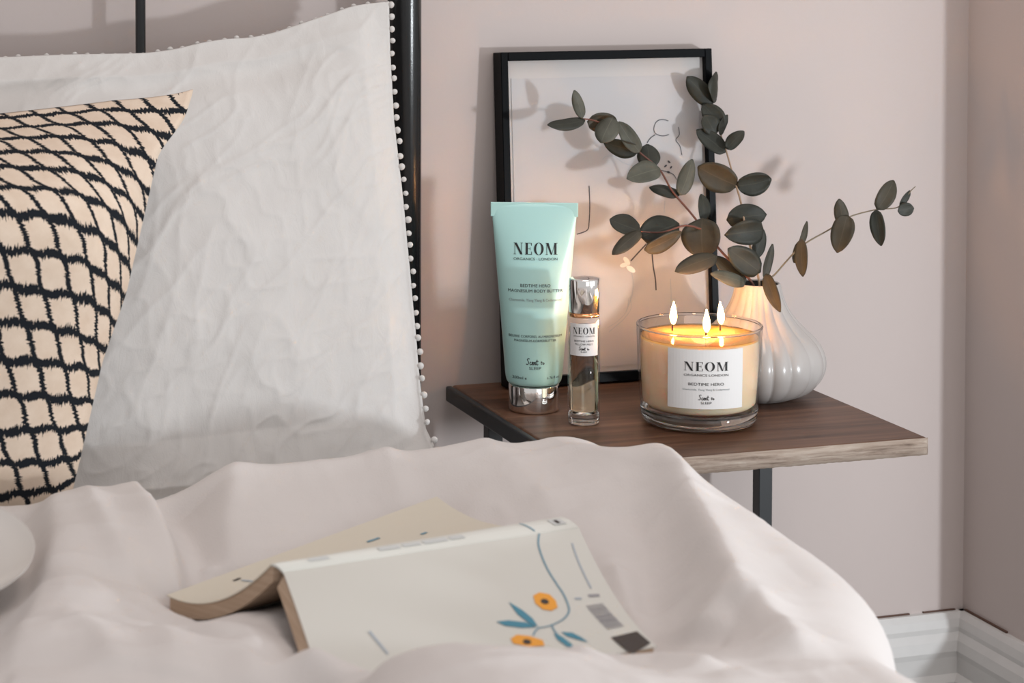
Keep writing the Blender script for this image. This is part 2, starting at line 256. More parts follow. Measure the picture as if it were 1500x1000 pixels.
nt.links.new(mx.outputs[0], p.inputs['Base Color']); setp(p, Roughness=.9); p.inputs['Specular IOR Level'].default_value = .1
bump(nt, p, noise(nt, 1400, 2, .5, uvn.outputs[0]), .3, .0006)
M['ikat'] = m

# ------------------------------------------------------------------ object helpers
def wloc(o):
    v = Vector((0, 0, 0))
    while o is not None: v = v + o.location; o = o.parent
    return v
def obj(name, verts, faces, mat, parent=None, smooth=True, uv=None, label=None):
    """one mesh object; verts are world positions, stored relative to the thing they belong to"""
    off = wloc(parent) if parent else Vector((0, 0, 0))
    me = bpy.data.meshes.new(name)
    me.from_pydata([(v[0] - off.x, v[1] - off.y, v[2] - off.z) for v in verts], [], [list(f) for f in faces])
    if uv is not None:
        ul = me.uv_layers.new(name='UVMap')
        for lp in me.loops: ul.data[lp.index].uv = uv[lp.vertex_index]
    me.materials.append(mat)
    if smooth: me.polygons.foreach_set('use_smooth', [True] * len(me.polygons))
    me.update()
    o = bpy.data.objects.new(name, me); COL.objects.link(o)
    if parent: o.parent = parent
    if label: o['label'] = label
    return o
def bm_obj(name, bm, mat, parent=None, smooth=False, label=None):
    bmesh.ops.recalc_face_normals(bm, faces=bm.faces)
    bm.verts.ensure_lookup_table(); bm.verts.index_update()
    vs = [tuple(v.co) for v in bm.verts]; fs = [[v.index for v in f.verts] for f in bm.faces]; bm.free()
    return obj(name, vs, fs, mat, parent, smooth, label=label)
def thing(name, label, cat, loc=(0, 0, 0), group=None):
    o = bpy.data.objects.new(name, None); COL.objects.link(o); o.location = loc; o.empty_display_size = .03
    o['label'] = label; o['category'] = cat
    if group: o['group'] = group
    return o
def tag(o, label, cat, group=None):
    o['label'] = label; o['category'] = cat
    if group: o['group'] = group
    return o
def struct(o): o['kind'] = 'structure'; return o
def box_bm(x0, x1, y0, y1, z0, z1, bev=0, seg=2):
    bm = bmesh.new(); bmesh.ops.create_cube(bm, size=1)
    for v in bm.verts: v.co = Vector(((x0 + x1) / 2 + v.co.x * (x1 - x0), (y0 + y1) / 2 + v.co.y * (y1 - y0), (z0 + z1) / 2 + v.co.z * (z1 - z0)))
    if bev: bmesh.ops.bevel(bm, geom=bm.edges[:], offset=bev, segments=seg, affect='EDGES', profile=.5)
    return bm
def lathe(profile, cx, cy, z0, n=64, rf=None, cap0=False, cap1=False):
    vs, fs = [], []
    for i, (r, z) in enumerate(profile):
        for k in range(n):
            a = TAU * k / n; rr = r * (rf(a, i) if rf else 1)
            vs.append((cx + rr * math.cos(a), cy + rr * math.sin(a), z0 + z))
    for i in range(len(profile) - 1):
        for k in range(n):
            k2 = (k + 1) % n; fs.append((i * n + k, i * n + k2, (i + 1) * n + k2, (i + 1) * n + k))
    if cap0: fs.append(tuple(reversed(range(n))))
    if cap1: fs.append(tuple(range((len(profile) - 1) * n, len(profile) * n)))
    return vs, fs
def smooth_path(pts, n=6):
    P = [Vector(p) for p in pts]; out = []
    for i in range(len(P) - 1):
        p0 = P[max(0, i - 1)]; p1 = P[i]; p2 = P[i + 1]; p3 = P[min(len(P) - 1, i + 2)]
        for k in range(n):
            t = k / n
            out.append(.5 * ((2 * p1) + (p2 - p0) * t + (2 * p0 - 5 * p1 + 4 * p2 - p3) * t * t + (3 * p1 - p0 - 3 * p2 + p3) * t ** 3))
    out.append(P[-1]); return out
def tube_mesh(pts, r0, r1, n=8):
    vs, fs = [], []; N = len(pts); up = Vector((0, .3, 1)).normalized()
    for i, p in enumerate(pts):
        t = (pts[min(N - 1, i + 1)] - pts[max(0, i - 1)]).normalized()
        a = t.cross(Vector((0, 1, 0)) if abs(t.y) < .9 else Vector((1, 0, 0))).normalized(); b = t.cross(a)
        r = r0 + (r1 - r0) * i / (N - 1)
        for k in range(n):
            an = TAU * k / n; q = p + a * (r * math.cos(an)) + b * (r * math.sin(an)); vs.append(tuple(q))
    for i in range(N - 1):
        for k in range(n): k2 = (k + 1) % n; fs.append((i * n + k, i * n + k2, (i + 1) * n + k2, (i + 1) * n + k))
    fs.append(tuple(range(n))); fs.append(tuple(range((N - 1) * n, N * n)))
    return vs, fs
def grid_faces(nu, nv, off=0, flip=False):
    fs = []
    for j in range(nv - 1):
        for i in range(nu - 1):
            a = off + j * nu + i; f = (a, a + 1, a + nu + 1, a + nu); fs.append(f[::-1] if flip else f)
    return fs
def vnoise(x, y, seed=0):
    """smooth value noise, numpy"""
    xi = np.floor(x).astype(np.int64); yi = np.floor(y).astype(np.int64); xf = x - xi; yf = y - yi
    def h(a, b):
        n = (a * 374761393 + b * 668265263 + seed * 974634777) & 0x7fffffff
        n = ((n ^ (n >> 13)) * 1274126177) & 0x7fffffff
        return ((n ^ (n >> 16)) & 0xffff) / 65535.0
    u = xf * xf * xf * (xf * (xf * 6 - 15) + 10); v = yf * yf * yf * (yf * (yf * 6 - 15) + 10)
    return (h(xi, yi) * (1 - u) + h(xi + 1, yi) * u) * (1 - v) + (h(xi, yi + 1) * (1 - u) + h(xi + 1, yi + 1) * u) * v
def fbm(x, y, seed=0, o=4):
    t = 0; a = .5
    for k in range(o): t = t + a * (vnoise(x * 2 ** k, y * 2 ** k, seed + k) - .5); a *= .5
    return t
def ridged(x, y, seed=0, o=3):
    t = 0; a = .5
    for k in range(o):
        t = t + a * (1 - np.abs(2 * vnoise(x * 2 ** k, y * 2 ** k, seed + k) - 1)) ** 2.5; a *= .5
    return t
def polydist(X, Y, poly):
    """unsigned distance to a polyline and the side (+ left, - right)"""
    D = np.full(X.shape, 1e9); SD = np.zeros(X.shape); T = np.zeros(X.shape); n = len(poly) - 1
    for i in range(n):
        ax_, ay_ = poly[i]; bx_, by_ = poly[i + 1]; dx, dy = bx_ - ax_, by_ - ay_; L2 = dx * dx + dy * dy
        t = np.clip(((X - ax_) * dx + (Y - ay_) * dy) / L2, 0, 1)
        d = np.hypot(X - ax_ - t * dx, Y - ay_ - t * dy); s = np.sign(dx * (Y - ay_) - dy * (X - ax_))
        m_ = d < D; D = np.where(m_, d, D); SD = np.where(m_, s, SD); T = np.where(m_, (i + t) / n, T)
    return D, SD, T
def interp_tab(tab, t):
    """piecewise smooth lookup along a list of points by index fraction"""
    n = len(tab) - 1; A_ = np.array(tab); out = []
    t = np.asarray(t) * n
    return np.stack([np.interp(t, np.arange(n + 1), A_[:, k]) for k in range(A_.shape[1])], -1)

# text as mesh on any surface f(x, y) -> point
def text_geo(body, size, width=None, shear=0, space=1.0):
    cu = bpy.data.curves.new('txt', 'FONT'); cu.body = body; cu.size = size; cu.align_x = 'CENTER'; cu.align_y = 'CENTER'
    cu.shear = shear; cu.space_character = space; cu.resolution_u = 3
    o = bpy.data.objects.new('txt', cu); COL.objects.link(o)
    dg = bpy.context.evaluated_depsgraph_get(); me = bpy.data.meshes.new_from_object(o.evaluated_get(dg))
    vs = [(v.co.x, v.co.y) for v in me.vertices]; fs = [tuple(p_.vertices) for p_ in me.polygons]
    bpy.data.objects.remove(o); bpy.data.curves.remove(cu); bpy.data.meshes.remove(me)
    if width and vs:
        x0 = min(v[0] for v in vs); x1 = max(v[0] for v in vs); k = width / (x1 - x0); c = (x0 + x1) / 2
        vs = [((x - c) * k, y) for x, y in vs]
    return vs, fs
def merge(parts):
    V_, F_ = [], []
    for vs, fs, dx, dy in parts:
        o = len(V_); V_ += [(x + dx, y + dy) for x, y in vs]; F_ += [tuple(i + o for i in f) for f in fs]
    return V_, F_
def rect(x0, y0, x1, y1): return [(x0, y0), (x1, y0), (x1, y1), (x0, y1)], [(0, 1, 2, 3)]
def quad(*p): return list(p), [(0, 1, 2, 3)]
def neom(width, height):
    """high-contrast roman capitals"""
    P = []
    def add(g, dx): P.append((g[0], g[1], dx, 0))
    x = 0                                                            # N
    for g in (rect(.10, 0, .15, 1), rect(0, 0, .25, .035), rect(0, .965, .28, 1), quad((.08, 1), (.32, 1), (.92, 0), (.70, 0)), rect(.80, 0, .85, 1), rect(.70, .965, .95, 1)): add(g, x)
    x = 1.17                                                         # E
    for g in (rect(.08, 0, .30, 1), rect(0, 0, .72, .04), rect(0, .96, .70, 1), rect(.3, .49, .55, .53), rect(.66, 0, .72, .25), rect(.64, .77, .70, 1), rect(.52, .38, .56, .64)): add(g, x)
    x = 2.10; n = 40; vs = []                                        # O
    for k in range(n):
        a = TAU * k / n; vs.append((.5 + .5 * math.cos(a), .5 + .53 * math.sin(a))); vs.append((.5 + .27 * math.cos(a), .5 + .50 * math.sin(a)))
    add((vs, [(2 * k, (2 * k + 2) % (2 * n), (2 * k + 3) % (2 * n), 2 * k + 1) for k in range(n)]), x)
    x = 3.30                                                         # M
    for g in (rect(.10, 0, .15, 1), rect(0, 0, .25, .035), rect(0, .965, .2, 1), quad((.06, 1), (.31, 1), (.68, 0), (.52, 0)), quad((.60, .0), (.64, .0), (1.0, 1), (.95, 1)),
              rect(.90, 0, 1.12, 1), rect(.80, 0, 1.22, .035), rect(.95, .965, 1.22, 1)): add(g, x)
    vs, fs = merge(P); W = 4.52
    return [((x - W / 2) * width / W, (y - .5) * height) for x, y in vs], fs
def ribbon2d(pts, w):
    """flat stroke of width w along 2D points"""
    P = smooth_path([(x, y, 0) for x, y in pts], 6); vs, fs = [], []
    for i, p_ in enumerate(P):
        t = (P[min(len(P) - 1, i + 1)] - P[max(0, i - 1)]); t = t / (t.length or 1); ww = w(i / (len(P) - 1)) if callable(w) else w
        vs += [(p_.x - t.y * ww / 2, p_.y + t.x * ww / 2), (p_.x + t.y * ww / 2, p_.y - t.x * ww / 2)]
    return vs, [(2 * i, 2 * i + 1, 2 * i + 3, 2 * i + 2) for i in range(len(P) - 1)]
def script_scent(width, lw):
    """handwritten 'Scent to'"""
    st = [[(.9, 1.6), (.55, 1.75), (.25, 1.45), (.45, 1.05), (.6, .6), (.3, .1), (-.1, .3)],
          [(1.35, .75), (1.1, .8), (.95, .4), (1.15, .05), (1.45, .25)],
          [(1.45, .25), (1.85, .6), (1.75, .85), (1.55, .55), (1.7, .08), (2.0, .2)],
          [(2.05, .8), (2.1, .05), (2.2, .6), (2.45, .8), (2.5, .1), (2.75, .2)],
          [(2.95, 1.5), (2.85, .3), (3.05, .05), (3.25, .25)], [(2.6, .98), (3.35, 1.05)],
          [(4.15, 1.0), (4.1, .3), (4.25, .15)], [(3.95, .75), (4.45, .8)], [(4.75, .65), (4.5, .45), (4.65, .15), (4.9, .35), (4.75, .65)]]
    k = width / 5.0
    vs, fs = merge([(*ribbon2d([((x - 2.4) * k, (y - .7) * k) for x, y in s], lw), 0, 0) for s in st])
    return vs, fs
def put_text(name, geo, fmap, mat, parent, label=None):
    vs, fs = geo; return obj(name, [fmap(x, y) for x, y in vs], fs, mat, parent, False, label=label)

# ------------------------------------------------------------------ the setting
WY = 1.7652; CXW = 1.1445
struct(bm_obj('floor', box_bm(-2.2, 1.25, -1.2, WY + .1, -.05, 0), M['floor']))
struct(bm_obj('wall_back', box_bm(-2.2, CXW + .1, WY, WY + .1, 0, 2.5), M['wall']))
bm = box_bm(CXW, CXW + .1, 1.663, WY, 0, 2.5); b2 = box_bm(CXW, CXW + .1, -.2, 1.663, 0, .275)
me2 = bpy.data.meshes.new('t'); b2.to_mesh(me2); bm.from_mesh(me2); b2.free(); bpy.data.meshes.remove(me2)
struct(bm_obj('wall_right', bm, M['wall']))
SK = [(0, 0), (.024, 0), (.024, .188), (.0225, .193), (.0225, .206), (.0165, .212), (.0165, .228), (.0175, .2335), (.0155, .243), (.0115, .250), (.0115, .2545), (.0095, .262), (.006, .2675), (0, .2675)]
def skirting(name, p0, p1, nrm, z=0):
    vs, fs = [], []; n = len(SK)
    for (x, y), mitre in ((p0, 0), (p1, 1)):
        for d, h in SK:
            if mitre == 2: pass
            vs.append((x + nrm[0] * d, y + nrm[1] * d, h))
    for i in range(n): j = (i + 1) % n; fs.append((i, j, n + j, n + i))
    fs.append(tuple(range(n))); fs.append(tuple(range(n, 2 * n))[::-1])
    return struct(obj(name, vs, fs, M['skirting'], None, False))
sb = skirting('baseboard_back', (-2.2, WY), (CXW, WY), (0, -1))
sr = skirting('baseboard_right', (CXW, -.20), (CXW, WY - .0001), (-1, 0))
for x0, x1 in ((-.2, .55), (.60, 1.085), (1.10, 1.135)):
    bm_obj('paint_crack', box_bm(x0, x1, WY - .0022, WY - .0001, .2676, .2688), M['crack'], sb)
bm_obj('paint_crack', box_bm(CXW - .0024, CXW - .0001, 1.69, WY - .006, .2676, .2692), M['crack'], sr)

# ------------------------------------------------------------------ bed, mattress
bed = thing('bed', 'black metal bed with round posted headboard against the pale wall', 'bed', (-.2, 1.0, 0))
for x in (.5623, -1.02):
    vs, fs = lathe([(.0145, 0), (.0145, 1.12), (.012, 1.128), (.006, 1.132)], x, 1.722, 0, 40, None, True, True)
    obj('headboard_post', vs, fs, M['black_gloss'], bed)
for x in (.3352, .108, -.119, -.346, -.573, -.80):
    vs, fs = lathe([(.0043, .40), (.0043, 1.04)], x, 1.732, 0, 16, None, True, True)
    obj('headboard_bar', vs, fs, M['black_gloss'], bed)
for z in (1.045, .40):
    vs, fs = tube_mesh([Vector((-1.02, 1.728, z)), Vector((-.2, 1.728, z)), Vector((.5623, 1.728, z))], .009, .009, 12)
    obj('headboard_rail', vs, fs, M['black_gloss'], bed)
for x in (.556, -1.02): bm_obj('side_rail', box_bm(x - .012, x + .012, -.35, 1.71, .20, .245, .003), M['black_gloss'], bed)
for x in (.556, -1.02): bm_obj('foot_leg', box_bm(x - .014, x + .014, -.372, -.344, 0, .26, .003), M['black_gloss'], bed)
tag(bm_obj('mattress', box_bm(-1.0, .538, -.33, 1.70, .246, .478, .03, 4), M['mattress'], None, True), 'thick white mattress lying hidden under the duvet', 'mattress')

# ------------------------------------------------------------------ bedside table
tb = thing('bedside_table', 'small bedside table with brown stained wooden top and black steel legs', 'table', (.765, 1.61, 0))
TX0, TX1, TY0, TY1, TZ = .6128, .9175, 1.4625, 1.7595, .52
bm = box_bm(TX0 + .006, TX1, TY0 + .004, TY1, TZ - .0135, TZ, .0022, 3)
top_o = bm_obj('tabletop', bm, M['wood'], tb, False)
# worn front edge: an uneven strip
n = 90; prof = [(-.0005, .0), (-.0038, -.0016), (-.0046, -.0045), (-.0044, -.0095), (-.003, -.0132), (0, -.0138)]
vs, fs = [], []
for i in range(n + 1):
    x = TX0 + .005 + (TX1 - TX0 - .005) * i / n
    cr_ = min(1, (TX1 - x) / .006, 1); cr_ = math.sqrt(max(0, 1 - (1 - cr_) ** 2)) if x > TX1 - .006 else 1
    for k, (dy, dz) in enumerate(prof):
        j = (random.random() - .5) * .0008 * (0 < k < 5)
        vs.append((x, TY0 + .0042 + dy * cr_ + j, TZ + dz - .00005 + j * .4))
m6 = len(prof)
for i in range(n):
    for k in range(m6 - 1): fs.append((i * m6 + k, i * m6 + k + 1, (i + 1) * m6 + k + 1, (i + 1) * m6 + k))
obj('front_edge', vs, fs, M['raw_wood'], top_o, True, label='worn grey bare wood front edge')
bm_obj('edge_band', box_bm(TX0, TX0 + .0062, TY0 + .003, TY1, TZ - .0140, TZ - .0004, .0018, 3), M['black_satin'], tb, False, 'black left edge')
for x in (.636, .8945):
    bm_obj('leg', box_bm(x - .0066, x + .0066, 1.694, 1.707, .012, TZ - .0136, .0006, 1), M['black_satin'], tb)
for x in (.636, .8945): bm_obj('foot_bar', box_bm(x - .0066, x + .0066, 1.48, 1.735, 0, .0125, .0006, 1), M['black_satin'], tb)
bm_obj('stretcher', box_bm(.6428, .8877, 1.694, 1.707, .20, .212, .0006, 1), M['black_satin'], tb)
bm_obj('top_rail', box_bm(.6428, .8877, 1.694, 1.707, TZ - .0255, TZ - .0136, .0006, 1), M['black_satin'], tb)

# ------------------------------------------------------------------ picture frame leaning on the wall
FX0, FX1, FH, FD = .6588, .8635, .2945, .020
FY = 1.7219; lean = math.asin((WY - .0006 - FY - FD) / FH) * .985
fr = thing('picture_frame', 'thin black picture frame with line drawing leaning on the wall', 'picture', ((FX0 + FX1) / 2, FY, TZ))
cl, sl = math.cos(lean), math.sin(lean)
def FP(x, d, h): return (x, FY + d * cl + h * sl, TZ + .0003 + h * cl + (FD - d) * 0 + max(0, 0) - d * sl + FD * sl)
def fbox(name, x0, x1, d0, d1, h0, h1, mat, parent, bev=.0006):
    bm = box_bm(x0, x1, d0, d1, h0, h1, bev, 1)
    for v in bm.verts: v.co = Vector(FP(v.co.x, v.co.y, v.co.z))
    return bm_obj(name, bm, mat, parent)
FW = .0068
fbox('frame_side', FX0, FX0 + FW, 0, FD, 0, FH, M['frame_black'], fr)
fbox('frame_side', FX1 - FW, FX1, 0, FD, 0, FH, M['frame_black'], fr)
fbox('frame_top', FX0 + FW, FX1 - FW, 0, FD, FH - .0078, FH, M['frame_black'], fr)
fbox('frame_bottom', FX0 + FW, FX1 - FW, 0, FD, 0, .0085, M['frame_black'], fr)
fbox('mat_board', FX0 + FW, FX1 - FW, .0065, .010, .0085, FH - .0078, M['mat_board'], fr, 0)
pr = fbox('print', FX0 + FW + .0045, FX1 - FW - .0045, .0059, .0067, .013, FH - .0235, M['print_paper'], fr, 0)
pr_d = .0056
for pts, w, mt in LINES:
    vs, fs = ribbon2d(pts, w); obj('drawn_line', [FP(x, pr_d, h) for x, h in vs], fs, M[mt], pr, False)
def blob(cx, cy, rx, ry, rot=0, n=14):
    return [(cx + rx * math.cos(TAU * k / n) * math.cos(rot) - ry * math.sin(TAU * k / n) * math.sin(rot), cy + rx * math.cos(TAU * k / n) * math.sin(rot) + ry * math.sin(TAU * k / n) * math.cos(rot)) for k in range(n)], [tuple(range(n))]
for c in PETALS:
    vs, fs = blob(*c); obj('drawn_petal', [FP(x, pr_d, h) for x, h in vs], fs, M['white_print'], pr, False)
for c in BUDS:
    vs, fs = blob(*c); obj('drawn_bud', [FP(x, pr_d, h) for x, h in vs], fs, M['line_art'], pr, False)

# ------------------------------------------------------------------ body butter tube
TBX, TBY = .6535, 1.6500
tube = thing('cream_tube', 'mint green squeeze tube standing on its silver cap', 'tube', (TBX, TBY, TZ))
vs, fs = lathe([(.0195, 0), (.0208, .0006), (.0212, .002), (.0212, .0215), (.0208, .0225)], TBX, TBY, TZ, 64, None, True, True)
obj('cap', vs, fs, M['chrome'], tube, True, label='mirror silver cap')
vs, fs = lathe([(.0190, .0224), (.0190, .0242)], TBX, TBY, TZ, 48, None, True, True)
obj('cap_neck', vs, fs, M['ink'], tube)
AX = R(-22.0)                                                       # the flat seal is turned towards the bed
def tube_pt(a, h):
    """a = angle around (0 faces front), h = 0..1 along the body"""
    w = .0236 + (.0362 - .0236) * h ** 1.05; t = .0236 * (1 - h ** 1.5) + .0010
    if h < .06: q = math.sqrt(max(0, 1 - (1 - h / .06) ** 2)); w *= .93 + .07 * q; t *= .93 + .07 * q
    x = w * math.sin(a); y = -t * math.cos(a)
    return (TBX + x * math.cos(AX) - y * math.sin(AX), TBY + x * math.sin(AX) + y * math.cos(AX), TZ + .0240 + h * .1500)
hs = [0, .01, .02, .035, .05, .065] + [.065 + .935 * (i / 40) for i in range(1, 41)]
n = 72; vs = [tube_pt(TAU * k / n, h) for h in hs for k in range(n)]
fs = [(i * n + k, i * n + (k + 1) % n, (i + 1) * n + (k + 1) % n, (i + 1) * n + k) for i in range(len(hs) - 1) for k in range(n)] + [tuple(range(n))[::-1], tuple(range((len(hs) - 1) * n, len(hs) * n))]
body = obj('tube_body', vs, fs, M['mint'], tube)
bm = box_bm(-.0366, .0366, -.0011, .0011, .1630, .1748, .0004, 1)
for v in bm.verts:
    x, y, z = v.co; v.co = Vector((TBX + x * math.cos(AX) - y * math.sin(AX), TBY + x * math.sin(AX) + y * math.cos(AX), TZ + z))
bm_obj('crimped_seal', bm, M['mint'], tube)
def tmap(x, y, lift=.00035):
    h = min(1, max(0, (y - .0240) / .15)); w = .0236 + (.0362 - .0236) * h ** 1.05 + .0
    a = math.asin(max(-.98, min(.98, x / w))); p_ = tube_pt(a, h); nx, ny = math.sin(AX), -math.cos(AX)
    return (p_[0] + nx * lift * -1 * -1, p_[1] + ny * lift, p_[2])
TX = .0012
def tline(body_, y, wid, size, mat='ink', geo=None, dx=0):
    vs, fs = geo or text_geo(body_, size, wid); vs = [(x + TX + dx, yy + y) for x, yy in vs]
    return put_text('lettering', (vs, fs), tmap, M[mat], body)
tline('', .1372, 0, 0, geo=neom(.0365, .0095))
tline('ORGANICS · LONDON', .1287, .0365, .0030)
tline('BEDTIME HERO', .1070, .0250, .0036)
tline('MAGNESIUM BODY BUTTER', .1027, .0455, .0036)
tline('Chamomile, Ylang Ylang & Cedarwood', .0952, .044, .0030, 'grey_ink')
tline('BEURRE CORPOREL AU MAGNESIUM', .0655, .0440, .0028)
tline('MAGNESIUM-KÖRPERBUTTER', .0620, .0350, .0028)
tline('', .0445, 0, 0, geo=script_scent(.0150, .0006))
tline('SLEEP', .0395, .0100, .0034)
tline('200ml e', .0312, .0120, .0034, dx=-.0130); tline('6.76 fl oz', .0312, .0100, .0030, dx=.0150)

# ------------------------------------------------------------------ pillow mist bottle
BX, BY = .6742, 1.5915; BR = .0131
btl = thing('spray_bottle', 'slim clear spray bottle with silver cap and pale amber liquid', 'bottle', (BX, BY, TZ))
vs, fs = lathe([(.0100, 0), (.0122, .0006), (BR, .0030), (BR, .0860), (.0122, .0885), (.0075, .0898), (.0075, .0900), (.0000, .0900)], BX, BY, TZ, 64)
gb = obj('glass_body', vs, fs, M['glass'], btl)
vs, fs = lathe([(0, .0002), (.0100, .0002), (.0120, .0010), (.0127, .0032), (.0127, .0085), (.0118, .0098), (0, .0102)], BX, BY, TZ, 64)
obj('thick_base', vs, fs, M['glass_thick'], btl)
vs, fs = lathe([(0, .0108), (.0100, .0110), (.0117, .0125), (.0117, .0800), (0, .0800)], BX, BY, TZ, 64)
obj('liquid', vs, fs, M['liquid'], btl, label='pale amber liquid')
vs, fs = lathe([(0, .0885), (.0124, .0886), (.0126, .0895), (.0124, .0915), (0, .0917)], BX, BY, TZ, 64)
obj('collar', vs, fs, M['copper'], btl, label='copper coloured collar')
vs, fs = lathe([(0, .0918), (.0119, .0918), (.0125, .0923), (.0125, .1180), (.0121, .1193), (.0112, .1195), (0, .1190)], BX, BY, TZ, 64)
obj('cap', vs, fs, M['chrome'], btl, label='mirror silver cap')
vs, fs = tube_mesh([Vector((BX, BY, TZ + .012)), Vector((BX + .001, BY, TZ + .05)), Vector((BX, BY, TZ + .088))], .0012, .0012, 8)
def cyl_map(cx, cy, r, face, z0):
    return lambda x, y: (cx + r * math.sin(face + x / r), cy - r * math.cos(face + x / r), z0 + y)
def curved_label(cx, cy, r, face, z0, w, h, parent, thick=.0003, n=24):
    f0 = cyl_map(cx, cy, r, face, z0); f1 = cyl_map(cx, cy, r + thick, face, z0); vs = []; fs = []
    for i in range(n + 1):
        x = -w / 2 + w * i / n; xx = x
        for f in (f1, f0):
            for y in (0, h):
                q = f(xx, y); vs.append(q)
    for i in range(n):
        a = i * 4; b = a + 4; fs += [(a, b, b + 1, a + 1), (a + 3, b + 3, b + 2, a + 2), (a + 1, b + 1, b + 3, a + 3), (a + 2, b + 2, b, a)]
    fs += [(0, 1, 3, 2), (n * 4, n * 4 + 2, n * 4 + 3, n * 4 + 1)]
    return obj('label', vs, fs, M['label'], parent, False, label='white paper label')
bf = -math.atan2(BX, BY) + R(0)
bf = -math.atan2(BX, BY)
lb = curved_label(BX, BY, BR + .0001, bf, TZ + .0580, .0262, .0262, btl)
bmap = lambda x, y: cyl_map(BX, BY, BR + .0006, bf, TZ + .0580)(x, y)
def bline(y, geo): vs, fs = geo; put_text('lettering', ([(a, b + y) for a, b in vs], fs), bmap, M['ink'], lb)
bline(.0205, neom(.0190, .0052)); bline(.0160, text_geo('ORGANICS · LONDON', .0016, .0185)); bline(.0120, text_geo('BEDTIME HERO', .0021, .0165))
bline(.0094, text_geo('PILLOW MIST', .0021, .0150)); bline(.0058, script_scent(.0085, .0004)); bline(.0032, text_geo('SLEEP', .0018, .0052))

# ------------------------------------------------------------------ vase
VX, VY = .8560, 1.6380
vase = thing('bulb_vase', 'white ribbed bulb vase with narrow neck holding eucalyptus', 'vase', (VX, VY, TZ))
vp = [(.0250, .0004), (.0285, .0004), (.0330, .0020), (.0430, .0065), (.0515, .0140), (.0562, .0230), (.0574, .0310), (.0562, .0390), (.0525, .0470), (.0460, .0545), (.0385, .0615), (.0318, .0690), (.0268, .0760), (.0232, .0830), (.0208, .0900), (.0196, .0960), (.0190, .0985), (.0180, .0990), (.0172, .0982)]
vp2 = []
pp = smooth_path([(r_, 0, z_) for r_, z_ in vp], 3)
NL = 20
def rib(a, i):
    r_ = pp[i].x; amp = .045 if r_ > .022 else .034
    if i < 5: amp = .004
    c = abs(math.cos((a + .12 * math.sin(3 * a)) * NL / 2)) 
    return 1 + amp * (c ** .7 - .6)
vs, fs = lathe([(q.x, q.z) for q in pp], VX, VY, TZ, NL * 14, rib)
vb = obj('vase_body', vs, fs, M['ceramic'], vase)
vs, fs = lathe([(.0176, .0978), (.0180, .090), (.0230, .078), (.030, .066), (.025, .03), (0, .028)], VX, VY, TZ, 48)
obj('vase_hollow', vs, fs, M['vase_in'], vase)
vs, fs = lathe([(0, .0001), (.0262, .0001), (.0272, .0010), (.0268, .0022)], VX, VY, TZ, 48)
obj('vase_foot', vs, fs, M['ceramic'], vase)

# ------------------------------------------------------------------ eucalyptus sprigs
CAM = Vector((0, 0, .9276))
def leaf_mesh(B, T, w, tilt, rnd, wide=.5):
    B, T = Vector(B), Vector(T); ax_ = (T - B); L = ax_.length; ax_n = ax_ / L
    view = (CAM - (B + T) / 2).normalized(); nrm = (view - ax_n * view.dot(ax_n)).normalized()
    nrm = Matrix.Rotation(R(tilt), 3, ax_n) @ nrm; side = ax_n.cross(nrm).normalized()
    nt_, ns = 12, 7; top = []; uv = []
    cup = rnd.uniform(.06, .16) * w * rnd.choice((1, 1, -1)); bend = rnd.uniform(-.05, .09) * L; asym = rnd.uniform(-.06, .06)
    for i in range(nt_ + 1):
        t = i / nt_
        hw = .5 * w * max(0.0, math.sin(math.pi * min(1, t ** (.84 if wide < .6 else .95)))) ** .50
        if t > .8: hw *= 1 - .18 * (t - .8) / .2
        hw = max(hw, .0006)
        for k in range(ns):
            s = -1 + 2 * k / (ns - 1)
            wav = .03 * w * math.sin(9 * t + 3 * s + asym * 50) * abs(s)
            p_ = B + ax_ * t + side * (s * hw + asym * w * math.sin(math.pi * t)) + nrm * (bend * 4 * t * (1 - t) + cup * s * s * math.sin(math.pi * t) + wav)
            top.append(p_); uv.append(((s + 1) / 2, t))
    th = .00022; N = len(top); vs = [tuple(q + nrm * th) for q in top] + [tuple(q - nrm * th) for q in top]
    fs = grid_faces(ns, nt_ + 1) + grid_faces(ns, nt_ + 1, N, True)
    rim = [k for k in range(ns)] + [i * ns + ns - 1 for i in range(1, nt_ + 1)] + [nt_ * ns + k for k in range(ns - 2, -1, -1)] + [i * ns for i in range(nt_ - 1, 0, -1)]
    for a, b in zip(rim, rim[1:] + rim[:1]): fs.append((b, a, a + N, b + N))
    return vs, fs, uv + uv
def sprig(label, stem, leaves, smat, r0, r1, twig=None, seed=1):
    rnd = random.Random(seed)
    t = thing('eucalyptus_sprig', label, 'sprig', stem[0], 'eucalyptus sprigs in the ribbed vase')
    vs, fs = tube_mesh(smooth_path(stem, 6), r0, r1, 8); st = obj('stem', vs, fs, M[smat], t)
    if twig:
        vs, fs = tube_mesh(smooth_path(twig, 5), r0 * .8, r1 * .8, 8); obj('twig', vs, fs, M[smat], st)
    for a in leaves:
        vs, fs, uv = leaf_mesh(a[0:3], a[3:6], a[6], a[7], rnd, a[6] / (Vector(a[0:3]) - Vector(a[3:6])).length)
        obj('leaf', vs, fs, LEAFM[a[8]], t, True, uv)
    return t
sprig('eucalyptus sprig arching left across the framed drawing, red brown stem', STEM_L, LEAVES_L, 'stem_red', .00125, .0006, TWIG_L, 3)
sprig('eucalyptus sprig rising straight up beside the black frame corner', STEM_M, LEAVES_M, 'stem_tan', .0012, .0006, None, 5)
sprig('thin eucalyptus sprig reaching right over the bare wall', STEM_R, LEAVES_R, 'stem_grn', .0009, .0004, None, 9)

